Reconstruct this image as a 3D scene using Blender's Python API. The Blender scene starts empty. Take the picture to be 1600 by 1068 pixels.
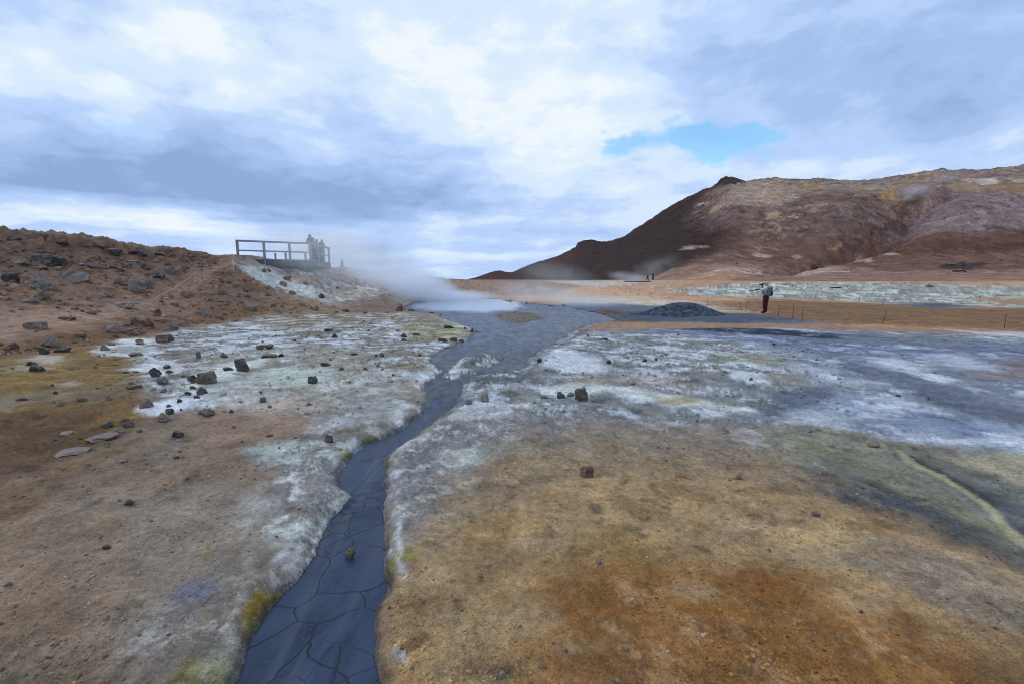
import bpy, bmesh, math, random
import numpy as np
from mathutils import Vector, Matrix, noise as mnoise

random.seed(11)
RNG = np.random.default_rng(5)
scene = bpy.context.scene
COL = scene.collection

# ------------------------------------------------------------------ camera
H = 1.8                       # eye height above the flat ground
FPX = 16 / 36 * 1600          # focal length in photo pixels
PITCH = math.atan(97 / FPX)
CP, SP = math.cos(PITCH), math.sin(PITCH)

def se(u, v):
    """photo pixel -> (x/y, z/y) slopes of the sight line"""
    u = np.asarray(u, float); v = np.asarray(v, float)
    a = (u - 800) / FPX; b = (534 - v) / FPX
    yy = CP + b * SP
    return a / yy, (-SP + b * CP) / yy

# ------------------------------------------------------------------ noise
_perm = RNG.permutation(256).astype(np.int32)
_perm2 = np.concatenate([_perm, _perm])
_ang = np.arange(256) / 256 * 2 * np.pi
_gx, _gy = np.cos(_ang), np.sin(_ang)

def perlin(x, y, seed=0):
    x = x + seed * 17.31; y = y - seed * 9.77
    xf = np.floor(x); yf = np.floor(y)
    xi = xf.astype(np.int64) & 255; yi = yf.astype(np.int64) & 255
    x = x - xf; y = y - yf
    u = x * x * x * (x * (x * 6 - 15) + 10); v = y * y * y * (y * (y * 6 - 15) + 10)
    x1 = (xi + 1) & 255; y1 = (yi + 1) & 255
    def g(a, b, dx, dy):
        h = _perm2[_perm2[a] + b]
        return _gx[h] * dx + _gy[h] * dy
    n00 = g(xi, yi, x, y); n10 = g(x1, yi, x - 1, y)
    n01 = g(xi, y1, x, y - 1); n11 = g(x1, y1, x - 1, y - 1)
    a = n00 + u * (n10 - n00); b = n01 + u * (n11 - n01)
    return (a + v * (b - a)) * 1.5

def fbm(x, y, octv=4, seed=0, gain=0.5, ridged=False):
    s = 0; a = 1.0; t = 0
    for i in range(octv):
        n = perlin(x, y, seed + i * 3)
        if ridged: n = 1 - 2 * np.abs(n)
        s = s + a * n; t += a; a *= gain
        x, y = x * 1.93 + y * 0.35, y * 1.93 - x * 0.35
    return s / t

def sst(a, b, x):
    t = np.clip((x - a) / (b - a), 0, 1)
    return t * t * (3 - 2 * t)

def lerp(a, b, t): return a + (b - a) * t

def polysd(px, py, poly):
    """signed distance to a closed polygon, negative inside"""
    P = np.asarray(poly, float); Q = np.roll(P, -1, 0)
    best = np.full(px.shape, 1e18); ins = np.zeros(px.shape, bool)
    for (ax, ay), (bx, by) in zip(P, Q):
        dx, dy = bx - ax, by - ay
        L = dx * dx + dy * dy + 1e-12
        wx = px - ax; wy = py - ay
        t = np.clip((wx * dx + wy * dy) / L, 0, 1)
        ex = wx - t * dx; ey = wy - t * dy
        best = np.minimum(best, ex * ex + ey * ey)
        c = (ay > py) != (by > py)
        if dy != 0: ins ^= c & (px < dx * (py - ay) / dy + ax)
    d = np.sqrt(best)
    return np.where(ins, -d, d)

def linedist(px, py, pts):
    best = np.full(px.shape, 1e18); tt = np.zeros(px.shape)
    n = len(pts) - 1
    for i in range(n):
        ax, ay = pts[i]; bx, by = pts[i + 1]
        dx, dy = bx - ax, by - ay; L = dx * dx + dy * dy + 1e-12
        wx = px - ax; wy = py - ay
        t = np.clip((wx * dx + wy * dy) / L, 0, 1)
        e = (wx - t * dx) ** 2 + (wy - t * dy) ** 2
        m = e < best
        tt = np.where(m, (i + t) / n, tt); best = np.where(m, e, best)
    return np.sqrt(best), tt

# ------------------------------------------------------------------ terrain
MUDZ = -0.075

def flat_pt(u, v, z=0.0):
    s, e = se(u, v); y = (z - H) / e
    return np.stack([s * y, y], -1)

def sd_of(x, y):
    th = np.clip(np.arctan2(x, y), -1.2, 1.2)
    r = np.hypot(x, y)
    return np.tan(th), r * np.cos(th)

def S_(u, v=437): return float(se(u, v)[0])

ST_L = [(345,1110),(360,1068),(385,1020),(403,985),(420,960),(440,930),(470,890),(490,868),(500,840),(515,815),(540,790),(550,780),
 (536,765),(524,745),(540,722),(555,706),(578,694),(600,685),(625,672),(645,656),(660,645),(665,625),(662,606),(672,594),(686,587),
 (690,576),(676,567),(672,555),(698,544),(712,537),(728,531),(738,524),(747,517),(733,512),(712,504),(688,495),(690,491),(660,488),(634,485),(632,480),(648,473),(672,468),(700,465)]
ST_R = [(760,465),(815,472),(850,476),(890,480),(925,487),(945,492),(965,501),(940,505),(915,509),(892,518),(878,530),(860,540),(838,550),(826,560),
 (818,574),(800,580),(760,585),(735,590),(722,605),(715,624),(702,640),(680,655),(652,680),(622,700),(604,716),(600,740),(604,775),(597,805),
 (600,830),(605,860),(601,900),(605,915),(600,940),(588,960),(585,1000),(590,1040),(600,1068),(606,1110)]
ISL = [(690,590),(697,580),(706,568),(722,558),(745,553),(772,553),(792,558),(785,566),(768,573),(750,582),(722,590),(705,596)]
MUD = flat_pt(*np.array(ST_L + ST_R).T, MUDZ)
ISLP = flat_pt(*np.array(ISL).T, MUDZ)
# close the stream off below the frame, towards and past the camera
MUD = np.concatenate([np.array([[-1.1, 0.4]]), MUD, np.array([[-0.25, 0.4]])])

_ms = np.array([(-900,330),(-400,352),(-100,362),(0,366),(40,374),(80,374),(110,378),(150,382),(200,389),(245,395),(300,401),(335,403.5),(370,405),(430,409),
 (487,415),(515,421),(560,425),(600,428),(640,430.5),(660,430.5),(690,434),(740,437.5),(800,440)], float)
_ms_s, _ms_e = se(_ms[:,0], _ms[:,1])
_mf = np.array([(-900,700),(-200,590),(0,558),(100,546),(200,530),(300,511),(400,501),(500,493),(600,486),(630,478),(650,472),(690,465),(720,462),(800,461)], float)
_mf_s, _ = se(_mf[:,0], _mf[:,1]); _mf_d = flat_pt(_mf[:,0], _mf[:,1], MUDZ)[:,1]
_mr = np.array([(-900,17),(-300,21),(0,24),(200,27),(370,29),(450,32.2),(487,33),(515,36.5),(600,44),(650,64),(700,78),(800,90)], float)
_mr_s = np.array([S_(a) for a in _mr[:,0]]); _mr_d = _mr[:,1]

def plain(s, d):
    return 1.36 * sst(45, 95, d) + 0.1 * sst(95, 300, d)

def mound(s, d):
    df = np.interp(s, _mf_s, _mf_d); dr = np.interp(s, _mr_s, _mr_d); e = np.interp(s, _ms_s, _ms_e)
    zr = H + e * dr
    t = np.clip((d - df) / (dr - df), 0, 1)
    sh = t ** 1.12 * (1 - 0.18 * np.sin(np.pi * t)) 
    z = zr * sh * (1 - 0.55 * sst(dr, dr + 17, d))
    w = 1 - sst(S_(735), S_(850), s)
    return z * w, t * w

# --- hill profile
_hs = np.array([(690,440),(735,437),(748,432),(760,428),(772,424),(780,423),(790,425),(800,426),(830,413),(870,401),(888,392),(899,387),(903,379),(915,376),(925,374.5),(938,378),(950,377),(957,376),
 (975,370),(1000,353),(1050,321),(1090,300),(1112,293),(1121,286),(1127,280),(1135,276),(1143,276),(1155,280),(1165,282),(1200,279),(1240,280),(1300,281.5),(1360,282),(1400,276),(1440,269),(1475,264),(1483,266),(1500,266),(1560,263.5),(1600,259),(1750,250),(2300,262)], float)
_hs_s, _hs_e = se(_hs[:,0], _hs[:,1])
_hr = np.array([(690,1700),(760,1500),(830,1150),(900,900),(960,800),(1050,640),(1150,540),(1300,470),(1450,440),(1600,430),(2300,430)], float)
_hr_s = np.array([S_(a, 350) for a in _hr[:,0]])
_hb = np.array([(690,1500),(760,1250),(830,750),(900,420),(960,300),(1050,200),(1150,150),(1300,130),(1450,122),(1600,120),(2300,120)], float)
_hb_s = np.array([S_(a, 430) for a in _hb[:,0]])
_tt = np.linspace(-0.2, 1.4, 1601)
def _curve(pts, sm):
    p = np.array(pts); y = np.interp(_tt, p[:,0], p[:,1])
    k = np.ones(sm) / sm
    yp = np.pad(y, sm, mode='edge')
    for _ in range(2): yp = np.convolve(yp, k, 'same')
    return yp[sm:-sm]
_SR = _curve([(-.2,0),(0,0),(.2,.022),(.42,.095),(.52,.2),(.62,.40),(.74,.64),(.86,.81),(1,1),(1.4,1.36)], 60)
_SL = _curve([(-.2,0),(0,0),(.06,.03),(.5,.46),(1,1),(1.4,1.4)], 40)

def hill_raw(s, d):
    db = np.interp(s, _hb_s, _hb[:,1]); dr = np.interp(s, _hr_s, _hr[:,1]); e = np.interp(s, _hs_s, _hs_e)
    t = (d - db) / (dr - db)
    zb = 1.2; zr = H + e * dr
    k = sst(S_(960), S_(1250), s)
    sh = lerp(np.interp(t, _tt, _SL), np.interp(t, _tt, _SR), k)
    sh = np.where(t > 1, 1 - 0.9 * (t - 1), sh)
    z = zb + (zr - zb) * sh
    return np.where(t < 0, zb - 3 * np.clip(-t * 5, 0, 1), z), t

GULLY = None
def hill_z(s, d, detail=True):
    z, t = hill_raw(s, d)
    if GULLY is not None or detail:
        x = s * d; y = d
    if GULLY is not None:
        g, k = linedist(x + 3 * perlin(x * .05, y * .05, 3), y, GULLY)
        depth = lerp(24, 4.0, k); wid = lerp(36, 9, k)
        z = z - depth * np.clip(1 - g / wid, 0, 1) ** 1.3
    if detail:
        m = sst(0.1, 0.4, t)
        k = sst(S_(960), S_(1200), s)
        rill = fbm(s * 30 + .01 * d, d * 0.010 + s * 4, 4, 21, ridged=True)
        z = z + m * (1.5 * fbm(x * .03, y * .03, 5, 31) + lerp(.5, .7, k) * rill)
        z = z + m * (0.35 + 1.6 * sst(.8, 1.0, t)) * fbm(x * .11, y * .11, 5, 41, .6)
        tc = np.exp(-((t - 1) / 0.06) ** 2)
        z = z + tc * 1.2 * np.clip(fbm(x * .06, y * .02, 3, 44, .6) - .1, 0, 1) * 2.5
    return z, t

def ground_parts(s, d):
    z = plain(s, d); zm, tm = mound(s, d)
    return np.maximum(z, zm), tm

def ground_z(x, y, detail=True):
    s, d = sd_of(x, y)
    z, tm = ground_parts(s, d)
    r = np.hypot(x, y)
    hum = 0
    if detail:
        near = sst(1.0, 5, r)
        far = 1 - sst(45, 120, r)
        hum = fbm(x * .75 + 4, y * .75, 5, 1, .52)
        fld = sst(4.5, 8, d) * (1 - sst(26, 40, d))
        z = z + far * (0.05 * near * fbm(x * .22, y * .22, 3, 7) + lerp(.018, .075, fld * (1 - .6 * sst(.1, .4, tm))) * hum)
        z = z + far * near * (.016 * fbm(x * 3.2, y * 3.2, 3, 8) + lerp(.005, .016, fld) * fbm(x * 8.5, y * 8.5, 3, 9, .6))
        # rocky broken ledges up the left bank
        mm = sst(.12, .5, tm) * (1 - sst(S_(560), S_(680), s))
        led = fbm(x * .35 + .2 * y, y * .5, 5, 12, .55, True)
        z = z + mm * (0.36 * np.clip(led - .15, -.2, .6) + .11 * np.clip(fbm(x * 1.3, y * 1.7, 5, 14, .6, True), -.3, 1))
        tc = np.exp(-((tm - 1) / .12) ** 2) * (1 - sst(S_(290), S_(345), s))
        z = z + tc * (.34 * np.clip(fbm(x * .7, y * .4, 4, 17, .6, True), -.1, 1) + .22 * np.clip(fbm(x * 2.1, y * 1.2, 4, 18, .6), -.2, 1))
        z = z + sst(60, 150, r) * .35 * fbm(x * .02, y * .02, 3, 19)
    if not detail: return z, tm, None, 0
    clod = sst(.02, .3, fbm(x * .7, y * .7, 3, 27) + .12) * sst(11, 6, r)
    z = z + near * (clod * .024 * np.clip(fbm(x * 10, y * 10, 4, 28, .62) + .05, -.15, 1) + sst(12, 6, r) * .005 * fbm(x * 15, y * 15, 3, 29, .6))
    wob = 0.06 + 0.005 * np.clip(d, 0, 60)
    wx = x + wob * fbm(x * 2.1, y * 2.1, 5, 23, .62); wy = y + wob * fbm(x * 2.1, y * 2.1, 5, 25, .62)
    sd = polysd(wx, wy, MUD); si = -polysd(wx, wy, ISLP)
    sdm = np.maximum(sd, si)
    w = 0.07 + 0.03 * np.clip(d, 0, 60) + 0.09 * np.clip(d - 5, 0, 9)
    z = z + np.exp(-np.clip(sdm, 0, 9) / .35) * (.030 * fbm(x * 7, y * 7, 5, 45, .65) + .03 * np.clip(fbm(x * 2.6, y * 2.6, 3, 46), -.2, 1)) * sst(30, 15, d)
    z = lerp(.02 + .55 * z, z, sst(0, .9 + .03 * np.clip(d, 0, 60), sdm)) if detail else z
    out = MUDZ + .02 + (z - MUDZ - .02) * sst(0, 1, np.clip(sdm / w, 0, 1) ** .75)
    isl = MUDZ + np.clip(si / .5, 0, 1) * .09 + 0.05 * hum * np.clip(si / .5, 0, 1)
    out = np.where(sd < 0, isl, out)
    out = np.where(sdm < 0, MUDZ - .12 * sst(0, .12, -sdm) - .004, out)
    return out, tm, sdm, hum

def terrain(x, y, detail=True):
    z = ground_z(x, y, detail)[0]
    s, d = sd_of(x, y)
    zh, t = hill_z(s, d, detail)
    ok = (s > S_(690)) & (t > -.02)
    return np.where(ok & (zh > z), zh, z)

_MARCH = np.concatenate([np.geomspace(1.2, 120, 900), np.geomspace(121, 1900, 700)])
def unproj(pts, detail=False):
    """where the sight lines of these photo pixels first meet the ground or the hill"""
    res = []
    for u, v in pts:
        s, e = se(u, v)
        y = _MARCH; x = s * y
        dz = (H + e * y) - terrain(x, y, detail)
        i = np.argmax(dz < 0)
        if not (dz < 0).any(): i = np.argmin(np.where(y > 8, dz / y, 9))
        if i > 0 and dz[i] < 0:
            f = dz[i-1] / (dz[i-1] - dz[i] + 1e-12); yy = lerp(y[i-1], y[i], f)
        else: yy = y[i]
        res.append((float(s) * yy, yy))
    return np.array(res)

_gp = unproj([(1428,312),(1412,338),(1398,352),(1372,368),(1335,388),(1300,402),(1250,417),(1195,428)])
GULLY = _gp
# ------------------------------------------------------------------ mineral stains (albedo, laid out on the ground in metres)
ILL = np.array([0.66, 0.74, 0.93])        # daylight of this overcast sky on level ground
def lin(c):
    c = np.asarray(c, float) / 255
    return np.where(c <= .04045, c / 12.92, ((c + .055) / 1.055) ** 2.4)
def alb(c):
    a = lin(c); l = a @ np.array([.25, .6, .15])
    return np.clip(1.28 * a * l ** .17 / ILL, 0.004, 0.82)

def ell(u, v, ru, rv, n=10):
    return [(u + ru * math.cos(k * 2 * math.pi / n), v + rv * math.sin(k * 2 * math.pi / n)) for k in range(n)]

# (outline, colour, strength, softness, (vein colour, cover, metres))
GZ = [
 # flat orange plain
 ([(740,447),(1000,438),(1900,438),(1900,530),(1400,514),(1150,507),(950,502),(900,482),(760,468),(700,463)], (166,132,108), 1, .12, ((146,110,80), .3, 5)),
 ([(780,449),(960,447),(1030,455),(1000,465),(900,472),(800,468)], (176,142,120), .8, .15, None),
 ([(1080,476),(1200,468),(1350,474),(1500,480),(1900,486),(1900,528),(1500,512),(1350,507),(1200,500),(1150,490)], (112,86,60), .9, .1, ((128,92,54), .4, 2)),
 ([(990,447),(1060,443),(1250,441),(1240,446),(1100,451),(1000,453)], (156,124,100), .6, .3, None),
 ([(690,438.4),(985,437.6),(985,445),(820,447.5),(690,446)], (158,154,150), .9, .3, ((190,188,182), .4, 6)),
 ([(800,440.5),(905,440.5),(900,445.5),(810,446)], (165,178,205), .7, .3, None),
 ([(1048,453),(1100,447),(1200,442),(1350,441),(1480,446),(1900,451),(1900,488),(1500,479),(1400,476),(1250,466),(1100,463)], (126,127,128), 1, .08, ((194,194,190), .46, 2.2)),
 ([(1300,443),(1900,452),(1900,462),(1500,456),(1320,449)], (128,126,124), .5, .2, None),
 ([(1390,476),(1440,472.5),(1490,474),(1510,480),(1450,481)], (72,82,108), 1, .06, None),
 ([(1510,466),(1560,465),(1900,470),(1900,476),(1600,474),(1520,470)], (146,112,80), .9, .08, None),
 ([(880,467),(1000,463),(1100,477),(1150,487),(1050,487),(960,481),(890,476)], (178,168,155), .9, .15, ((205,203,198), .4, 1.5)),
 ([(830,476),(960,474),(1040,479),(1160,492),(1310,506),(1180,512),(1000,497),(940,489)], (82,94,120), .95, .08, None),
 ([(905,486),(950,484),(1000,489),(1050,498),(1010,503),(965,503)], (92,62,42), .95, .08, None),
 ([(900,513),(1000,503),(1200,505),(1400,513),(1900,532),(1900,538),(1400,520),(1200,515),(1050,514),(960,516),(905,517)], (142,116,98), .95, .04, None),
 ([(940,494),(1020,484),(1160,490),(1250,500),(1150,505),(1020,503)], (66,79,102), .9, .05, None),
 # the blue-grey right-hand field
 ([(880,522),(950,515),(1050,513),(1250,514),(1400,518),(1900,540),(1900,800),(1560,720),(1400,690),(1300,665),(1150,664),(1000,650),(850,645),(660,660),(690,622),(715,588),(800,570),(835,540)], (116,124,142), 1, .05, ((172,184,210), .34, 1.0)),
 ([(800,560),(860,520),(960,517),(1050,517),(1150,532),(1250,562),(1250,640),(1100,664),(900,655),(650,668),(690,622),(715,588),(800,570)], (116,120,126), .95, .1, ((203,210,218), .42, .8)),
 ([(840,556),(880,545),(930,558),(955,572),(930,580),(870,578),(842,570)], (198,208,210), .75, .05, None),
 ([(880,590),(960,583),(1060,588),(1050,598),(950,600),(880,600)], (140,126,122), .6, .1, None),
 ([(840,600),(930,598),(1000,606),(1060,618),(1180,640),(1160,646),(1040,630),(960,612),(850,612)], (198,204,198), .6, .05, None),
 ([(1020,618),(1080,622),(1090,630),(1030,628)], (142,128,92), .8, .04, None),
 ([(1120,552),(1180,556),(1230,566),(1210,573),(1150,566)], (128,124,96), .55, .08, None),
 ([(950,515),(1100,516),(1300,522),(1600,537),(1900,552),(1900,620),(1450,574),(1250,548),(1100,527)], (94,106,136), .85, .08, ((158,170,204), .3, 1.2)),
 ([(1030,512.5),(1150,512.5),(1200,515),(1290,520),(1420,531),(1290,529),(1180,522),(1100,516.5)], (40,49,74), 1, .03, ((112,122,150), .3, .7)),
 ([(1280,520),(1500,526),(1600,540),(1480,541),(1350,533)], (110,116,130), .7, .06, ((60,68,92), .3, .8)),
 ([(1480,516),(1560,518),(1900,530),(1900,540),(1600,528)], (165,172,190), .8, .03, None),
 ([(1285,545),(1340,553),(1450,590),(1600,640),(1800,680),(1800,705),(1600,664),(1500,634),(1400,605),(1320,572)], (88,96,122), .8, .05, None),
 ([(1470,572),(1560,560),(1800,560),(1800,606),(1560,592)], (118,108,108), .8, .08, None),
 ([(1335,556),(1400,558),(1455,571),(1430,580),(1380,573)], (188,199,226), .7, .06, None),
 ([(1430,580),(1490,592),(1475,597),(1440,588)], (180,192,215), .8, .03, None),
 ([(1440,554),(1500,552),(1560,576),(1500,577)], (164,176,204), .7, .05, None),
 ([(1245,572),(1300,580),(1345,600),(1300,596)], (180,190,212), .6, .08, None),
 ([(1200,588),(1250,586),(1270,600),(1255,610),(1195,608)], (122,122,110), .6, .06, None),
 ([(1195,612),(1290,604),(1315,628),(1250,652),(1185,652)], (82,92,118), .8, .05, ((130,142,168), .3, .5)),
 ([(1235,655),(1290,622),(1350,612),(1420,626),(1530,655),(1800,700),(1800,730),(1560,706),(1420,694),(1330,678),(1250,668)], (128,142,172), .92, .06, ((184,197,226), .58, .9)),
 ([(1540,690),(1640,688),(1700,706),(1600,710)], (205,216,238), .5, .06, None),
 # olive and slate wash running down to the right edge
 ([(1170,658),(1290,664),(1420,694),(1560,708),(1800,735),(1800,980),(1560,850),(1400,806),(1270,756),(1200,705)], (112,114,110), .95, .07, ((140,141,128), .35, .5)),
 ([(1235,722),(1330,740),(1420,762),(1540,832),(1700,925),(1700,985),(1500,880),(1350,815),(1260,764)], (70,76,88), .95, .08, ((104,106,100), .22, .3)),
 ([(1440,722),(1520,745),(1620,800),(1620,850),(1540,792),(1480,752)], (72,80,95), .9, .05, None),
 ([(1480,716),(1600,706),(1800,716),(1800,800),(1600,758)], (152,146,130), .85, .08, None),
 ([(1555,712),(1600,708),(1660,716),(1600,722)], (160,160,124), .6, .06, None),
 ([(1175,662),(1230,672),(1300,700),(1380,737),(1450,772),(1560,816),(1640,858),(1640,870),(1540,822),(1440,782),(1350,741),(1270,704),(1200,678)], (122,121,97), .5, .03, None),
 ([(1395,699),(1430,715),(1480,739),(1522,761),(1556,791),(1604,840),(1604,851),(1547,801),(1511,769),(1464,743),(1415,717)], (150,147,122), .9, .007, None),
 ([(1415,706),(1480,736),(1520,756),(1560,788),(1557,792),(1516,764),(1475,742)], (50,54,60), .9, .008, None),
 # tan foreground on the right of the stream
 ([(720,712),(860,680),(1000,674),(1150,678),(1230,724),(1300,772),(1450,826),(1600,890),(1800,960),(1800,1300),(590,1300),(600,930),(640,840),(690,775)], (154,131,101), 1, .12, ((134,110,78), .4, .4)),
 ([(595,715),(660,665),(760,648),(1000,652),(1190,664),(1230,718),(1000,700),(860,700),(760,722),(700,790),(640,850),(606,880),(590,800),(590,740)], (118,117,121), .8, .1, ((162,167,178), .32, .5)),
 ([(580,716),(650,662),(720,640),(790,655),(800,690),(740,735),(680,780),(640,840),(608,880),(602,800),(605,740)], (116,118,128), .85, .08, ((186,190,198), .42, .28)),
 ([(690,712),(740,698),(790,706),(770,730),(710,736)], (158,170,175), .6, .1, None),
 ([(690,760),(760,700),(900,672),(1100,668),(1240,712),(1300,765),(1150,752),(1000,738),(850,748),(740,820),(660,880)], (126,114,101), .75, .16, ((150,138,122), .3, .3)),
 ([(850,900),(930,855),(1020,870),(1100,888),(1220,885),(1300,920),(1380,960),(1500,990),(1620,1080),(1620,1250),(900,1250),(830,1000)], (146,108,62), .85, .14, ((124,78,30), .36, .45)),
 ([(900,850),(960,838),(1030,855),(1010,885),(930,885)], (132,110,66), .6, .1, None),
 ([(1095,895),(1180,888),(1265,896),(1250,925),(1180,936),(1120,926)], (120,78,34), .7, .06, None),
 ([(1170,925),(1260,930),(1330,950),(1380,985),(1330,990),(1260,965),(1190,955)], (124,84,40), .6, .06, None),
 ([(1400,960),(1450,975),(1480,1010),(1520,1062),(1490,1068),(1440,1020),(1400,990)], (112,76,46), .7, .04, None),
 (ell(1300,1030,60,22), (112,70,30), .7, .06, None), (ell(935,1035,75,26), (110,72,48), .7, .08, None),
 (ell(985,945,70,20), (126,84,38), .6, .07, None), (ell(1210,1015,40,20), (120,80,36), .6, .06, None),
 ([(880,930),(1050,900),(1300,960),(1500,1010),(1560,1080),(1100,1080),(900,1040)], (138,96,50), .55, .1, ((170,142,114), .34, .28)),
 (ell(838,848,38,14), (158,136,112), .6, .05, None), (ell(1080,925,42,14), (152,132,108), .6, .05, None), (ell(835,965,48,26), (152,132,106), .6, .07, None),
 (ell(905,1010,50,14), (150,128,104), .5, .06, None), (ell(1290,860,70,18), (154,138,120), .55, .07, None), (ell(1170,822,60,12), (152,136,118), .5, .07, None), (ell(1340,945,40,10), (160,140,118), .5, .06, None),
 ([(1350,832),(1500,866),(1640,930),(1640,1010),(1450,940),(1330,880)], (126,117,110), .7, .08, ((150,144,142), .35, .2)),
 ([(1490,1010),(1640,985),(1800,1100),(1500,1130)], (118,92,62), .7, .08, None),
 ([(690,600),(715,586),(800,572),(850,582),(800,598),(740,606),(722,622),(700,645),(660,668),(640,668),(690,630)], (78,86,104), .8, .03, ((130,138,152), .3, .3)),
 ([(830,575),(830,552),(870,530),(915,512),(930,514),(890,532),(860,548),(842,566)], (72,82,104), .7, .02, ((150,158,172), .3, .4)),
 # left field
 ([(-700,700),(0,566),(100,550),(200,534),(300,513),(400,500),(520,489),(640,486),(740,500),(745,525),(720,545),(705,590),(690,640),(630,700),(570,730),(560,800),(500,930),(420,1300),(-900,1300)], (126,113,102), 1, .05, ((110,94,82), .35, .5)),
 ([(-700,760),(-200,610),(0,562),(100,548),(200,537),(290,518),(310,545),(240,575),(200,602),(235,640),(180,672),(100,692),(0,690),(-200,730)], (120,97,54), .95, .06, ((148,127,66), .36, .9)),
 ([(-100,640),(60,612),(150,600),(210,608),(170,626),(60,632),(-60,655)], (124,117,114), .7, .06, None),
 ([(-300,735),(0,690),(60,600),(200,560),(290,560),(230,640),(180,672),(100,692)], (112,92,54), .55, .1, ((84,64,40), .38, .45)),
 (ell(75,562,28,7), (162,156,153), .8, .04, None), (ell(110,597,14,4), (158,150,148), .7, .04, None), (ell(45,575,30,5), (150,146,146), .7, .04, None),
 ([(-300,740),(-60,660),(40,642),(130,640),(200,660),(170,692),(80,742),(0,800),(-150,900)], (92,69,46), .9, .08, ((112,84,50), .3, .4)),
 ([(-100,800),(0,750),(40,738),(60,745),(0,775),(-100,850)], (138,120,106), .6, .05, None),
 ([(-100,850),(0,800),(120,720),(170,700),(150,725),(60,790),(-60,880)], (100,76,46), .7, .06, None),
 ([(205,560),(240,530),(300,512),(400,499),(520,489),(640,488),(740,500),(770,522),(720,545),(702,590),(690,640),(630,700),(575,724),(560,770),(440,700),(480,662),(430,645),(350,640),(260,640),(225,600)], (118,116,112), 1, .05, ((212,219,222), .50, .85)),
 ([(300,560),(420,540),(560,548),(660,600),(600,690),(480,660),(420,640),(350,640)], (136,134,130), .6, .1, ((188,195,195), .3, .7)),
 ([(410,500),(520,490),(640,489),(650,498),(560,510),(440,512)], (116,98,74), .7, .08, ((190,195,195), .4, .8)),
 ([(620,506),(700,502),(735,515),(720,532),(640,530)], (122,120,96), .8, .05, ((180,180,150), .35, .6)),
 ([(390,620),(470,622),(500,640),(430,665),(380,660)], (160,148,146), .75, .08, None),
 ([(330,640),(420,652),(500,650),(480,672),(400,690),(300,690)], (136,116,104), .8, .06, None),
 ([(385,700),(430,690),(480,700),(470,722),(400,722)], (152,166,176), .75, .06, None),
 (ell(455,586,48,13), (172,186,184), .7, .07, None), (ell(560,640,40,12), (112,116,124), .5, .1, None),
 ([(212,640),(240,630),(300,622),(322,624),(290,636),(250,646),(222,646)], (192,207,210), .95, .015, None),
 (ell(198,546,48,9), (196,206,210), .9, .02, None), (ell(200,546,36,6.5), (136,138,142), .9, .02, None), (ell(222,533,40,4), (190,202,206), .8, .02, None),
 (ell(250,577,32,11), (196,206,206), .9, .02, None), (ell(258,574,18,5), (150,150,148), .9, .02, None),
 ([(280,600),(340,570),(420,556),(410,566),(350,590),(300,606)], (192,200,200), .8, .03, None),
 ([(395,790),(440,705),(500,690),(580,722),(570,750),(575,790),(540,840),(510,890),(450,910),(418,850),(400,830)], (116,117,122), .9, .07, ((190,195,200), .45, .3)),
 (ell(385,800,28,24), (168,172,182), .75, .06, None),
 ([(230,960),(300,910),(400,860),(470,860),(460,905),(400,985),(370,1050),(340,1200),(150,1200),(200,1020)], (106,103,106), .8, .12, ((158,160,166), .3, .25)),
 ([(220,770),(400,745),(430,860),(330,930),(200,970),(140,890)], (128,121,117), .7, .15, None),
 (ell(300,925,30,12), (100,110,150), .55, .06, None),
 ([(-300,900),(0,830),(140,830),(250,900),(180,980),(0,1000),(-300,1100)], (134,114,98), .5, .15, None),
 ([(290,1060),(330,1020),(400,985),(395,1010),(372,1050),(350,1080)], (152,156,146), .7, .04, None),
 ([(262,1055),(300,1038),(360,1040),(372,1060),(330,1110),(262,1110)], (120,116,66), .65, .05, None),
 ([(372,960),(400,925),(430,910),(449,906),(446,920),(420,958),(396,988),(380,986)], (128,106,34), .95, .012, ((122,116,40), .45, .12)),
 (ell(542,705,17,7), (104,100,22), .9, .025, None), (ell(588,683,24,5), (92,86,28), .9, .02, None), (ell(602,722,8,8), (96,92,30), .9, .02, None),
 (ell(632,871,24,7), (112,116,42), .85, .02, None), (ell(612,832,5,11), (116,118,34), .9, .02, None), (ell(612,880,9,5), (120,126,30), .8, .02, None), (ell(320,965,4,3), (112,118,40), .8, .01, None), (ell(335,862,5,5), (116,112,40), .7, .02, None),
 # left bank (mound)
 ([(-900,200),(0,330),(400,390),(440,430),(420,465),(360,497),(250,522),(100,540),(0,552),(-900,700)], (130,105,91), 1, .05, ((112,88,75), .35, 1.6)),
 ([(-300,540),(0,490),(150,486),(250,462),(300,432),(345,412),(335,430),(290,456),(250,482),(150,502),(0,530),(-300,600)], (146,122,109), .85, .06, None),
 ([(-900,250),(0,350),(100,374),(250,392),(330,402),(280,422),(150,424),(60,436),(-300,460),(-900,450)], (88,68,58), .7, .1, ((116,92,78), .4, 1.0)),
 ([(-300,610),(0,540),(150,517),(280,492),(400,472),(450,482),(400,498),(280,510),(150,540),(0,562),(-300,680)], (102,78,56), .85, .05, None),
 ([(350,418),(380,406),(500,414),(560,428),(630,438),(650,470),(600,484),(500,482),(450,462),(400,442)], (150,140,139), .95, .06, ((186,190,198), .38, 1.0)),
 ([(365,420),(420,424),(480,455),(560,479),(520,479),(440,457),(390,437)], (166,177,186), .8, .03, None),
 ([(430,470),(520,472),(620,480),(560,492),(470,490)], (122,104,82), .8, .05, None),
 ([(550,470),(630,468),(645,484),(600,490),(550,484)], (112,94,88), .8, .04, None),
 ([(590,426),(745,436),(900,447),(860,460),(760,465),(690,463),(650,462),(620,445)], (140,116,98), .95, .05, ((108,92,80), .4, 2)),
 ([(645,429),(690,433),(700,437),(660,434)], (176,166,150), .8, .03, None),
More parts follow.
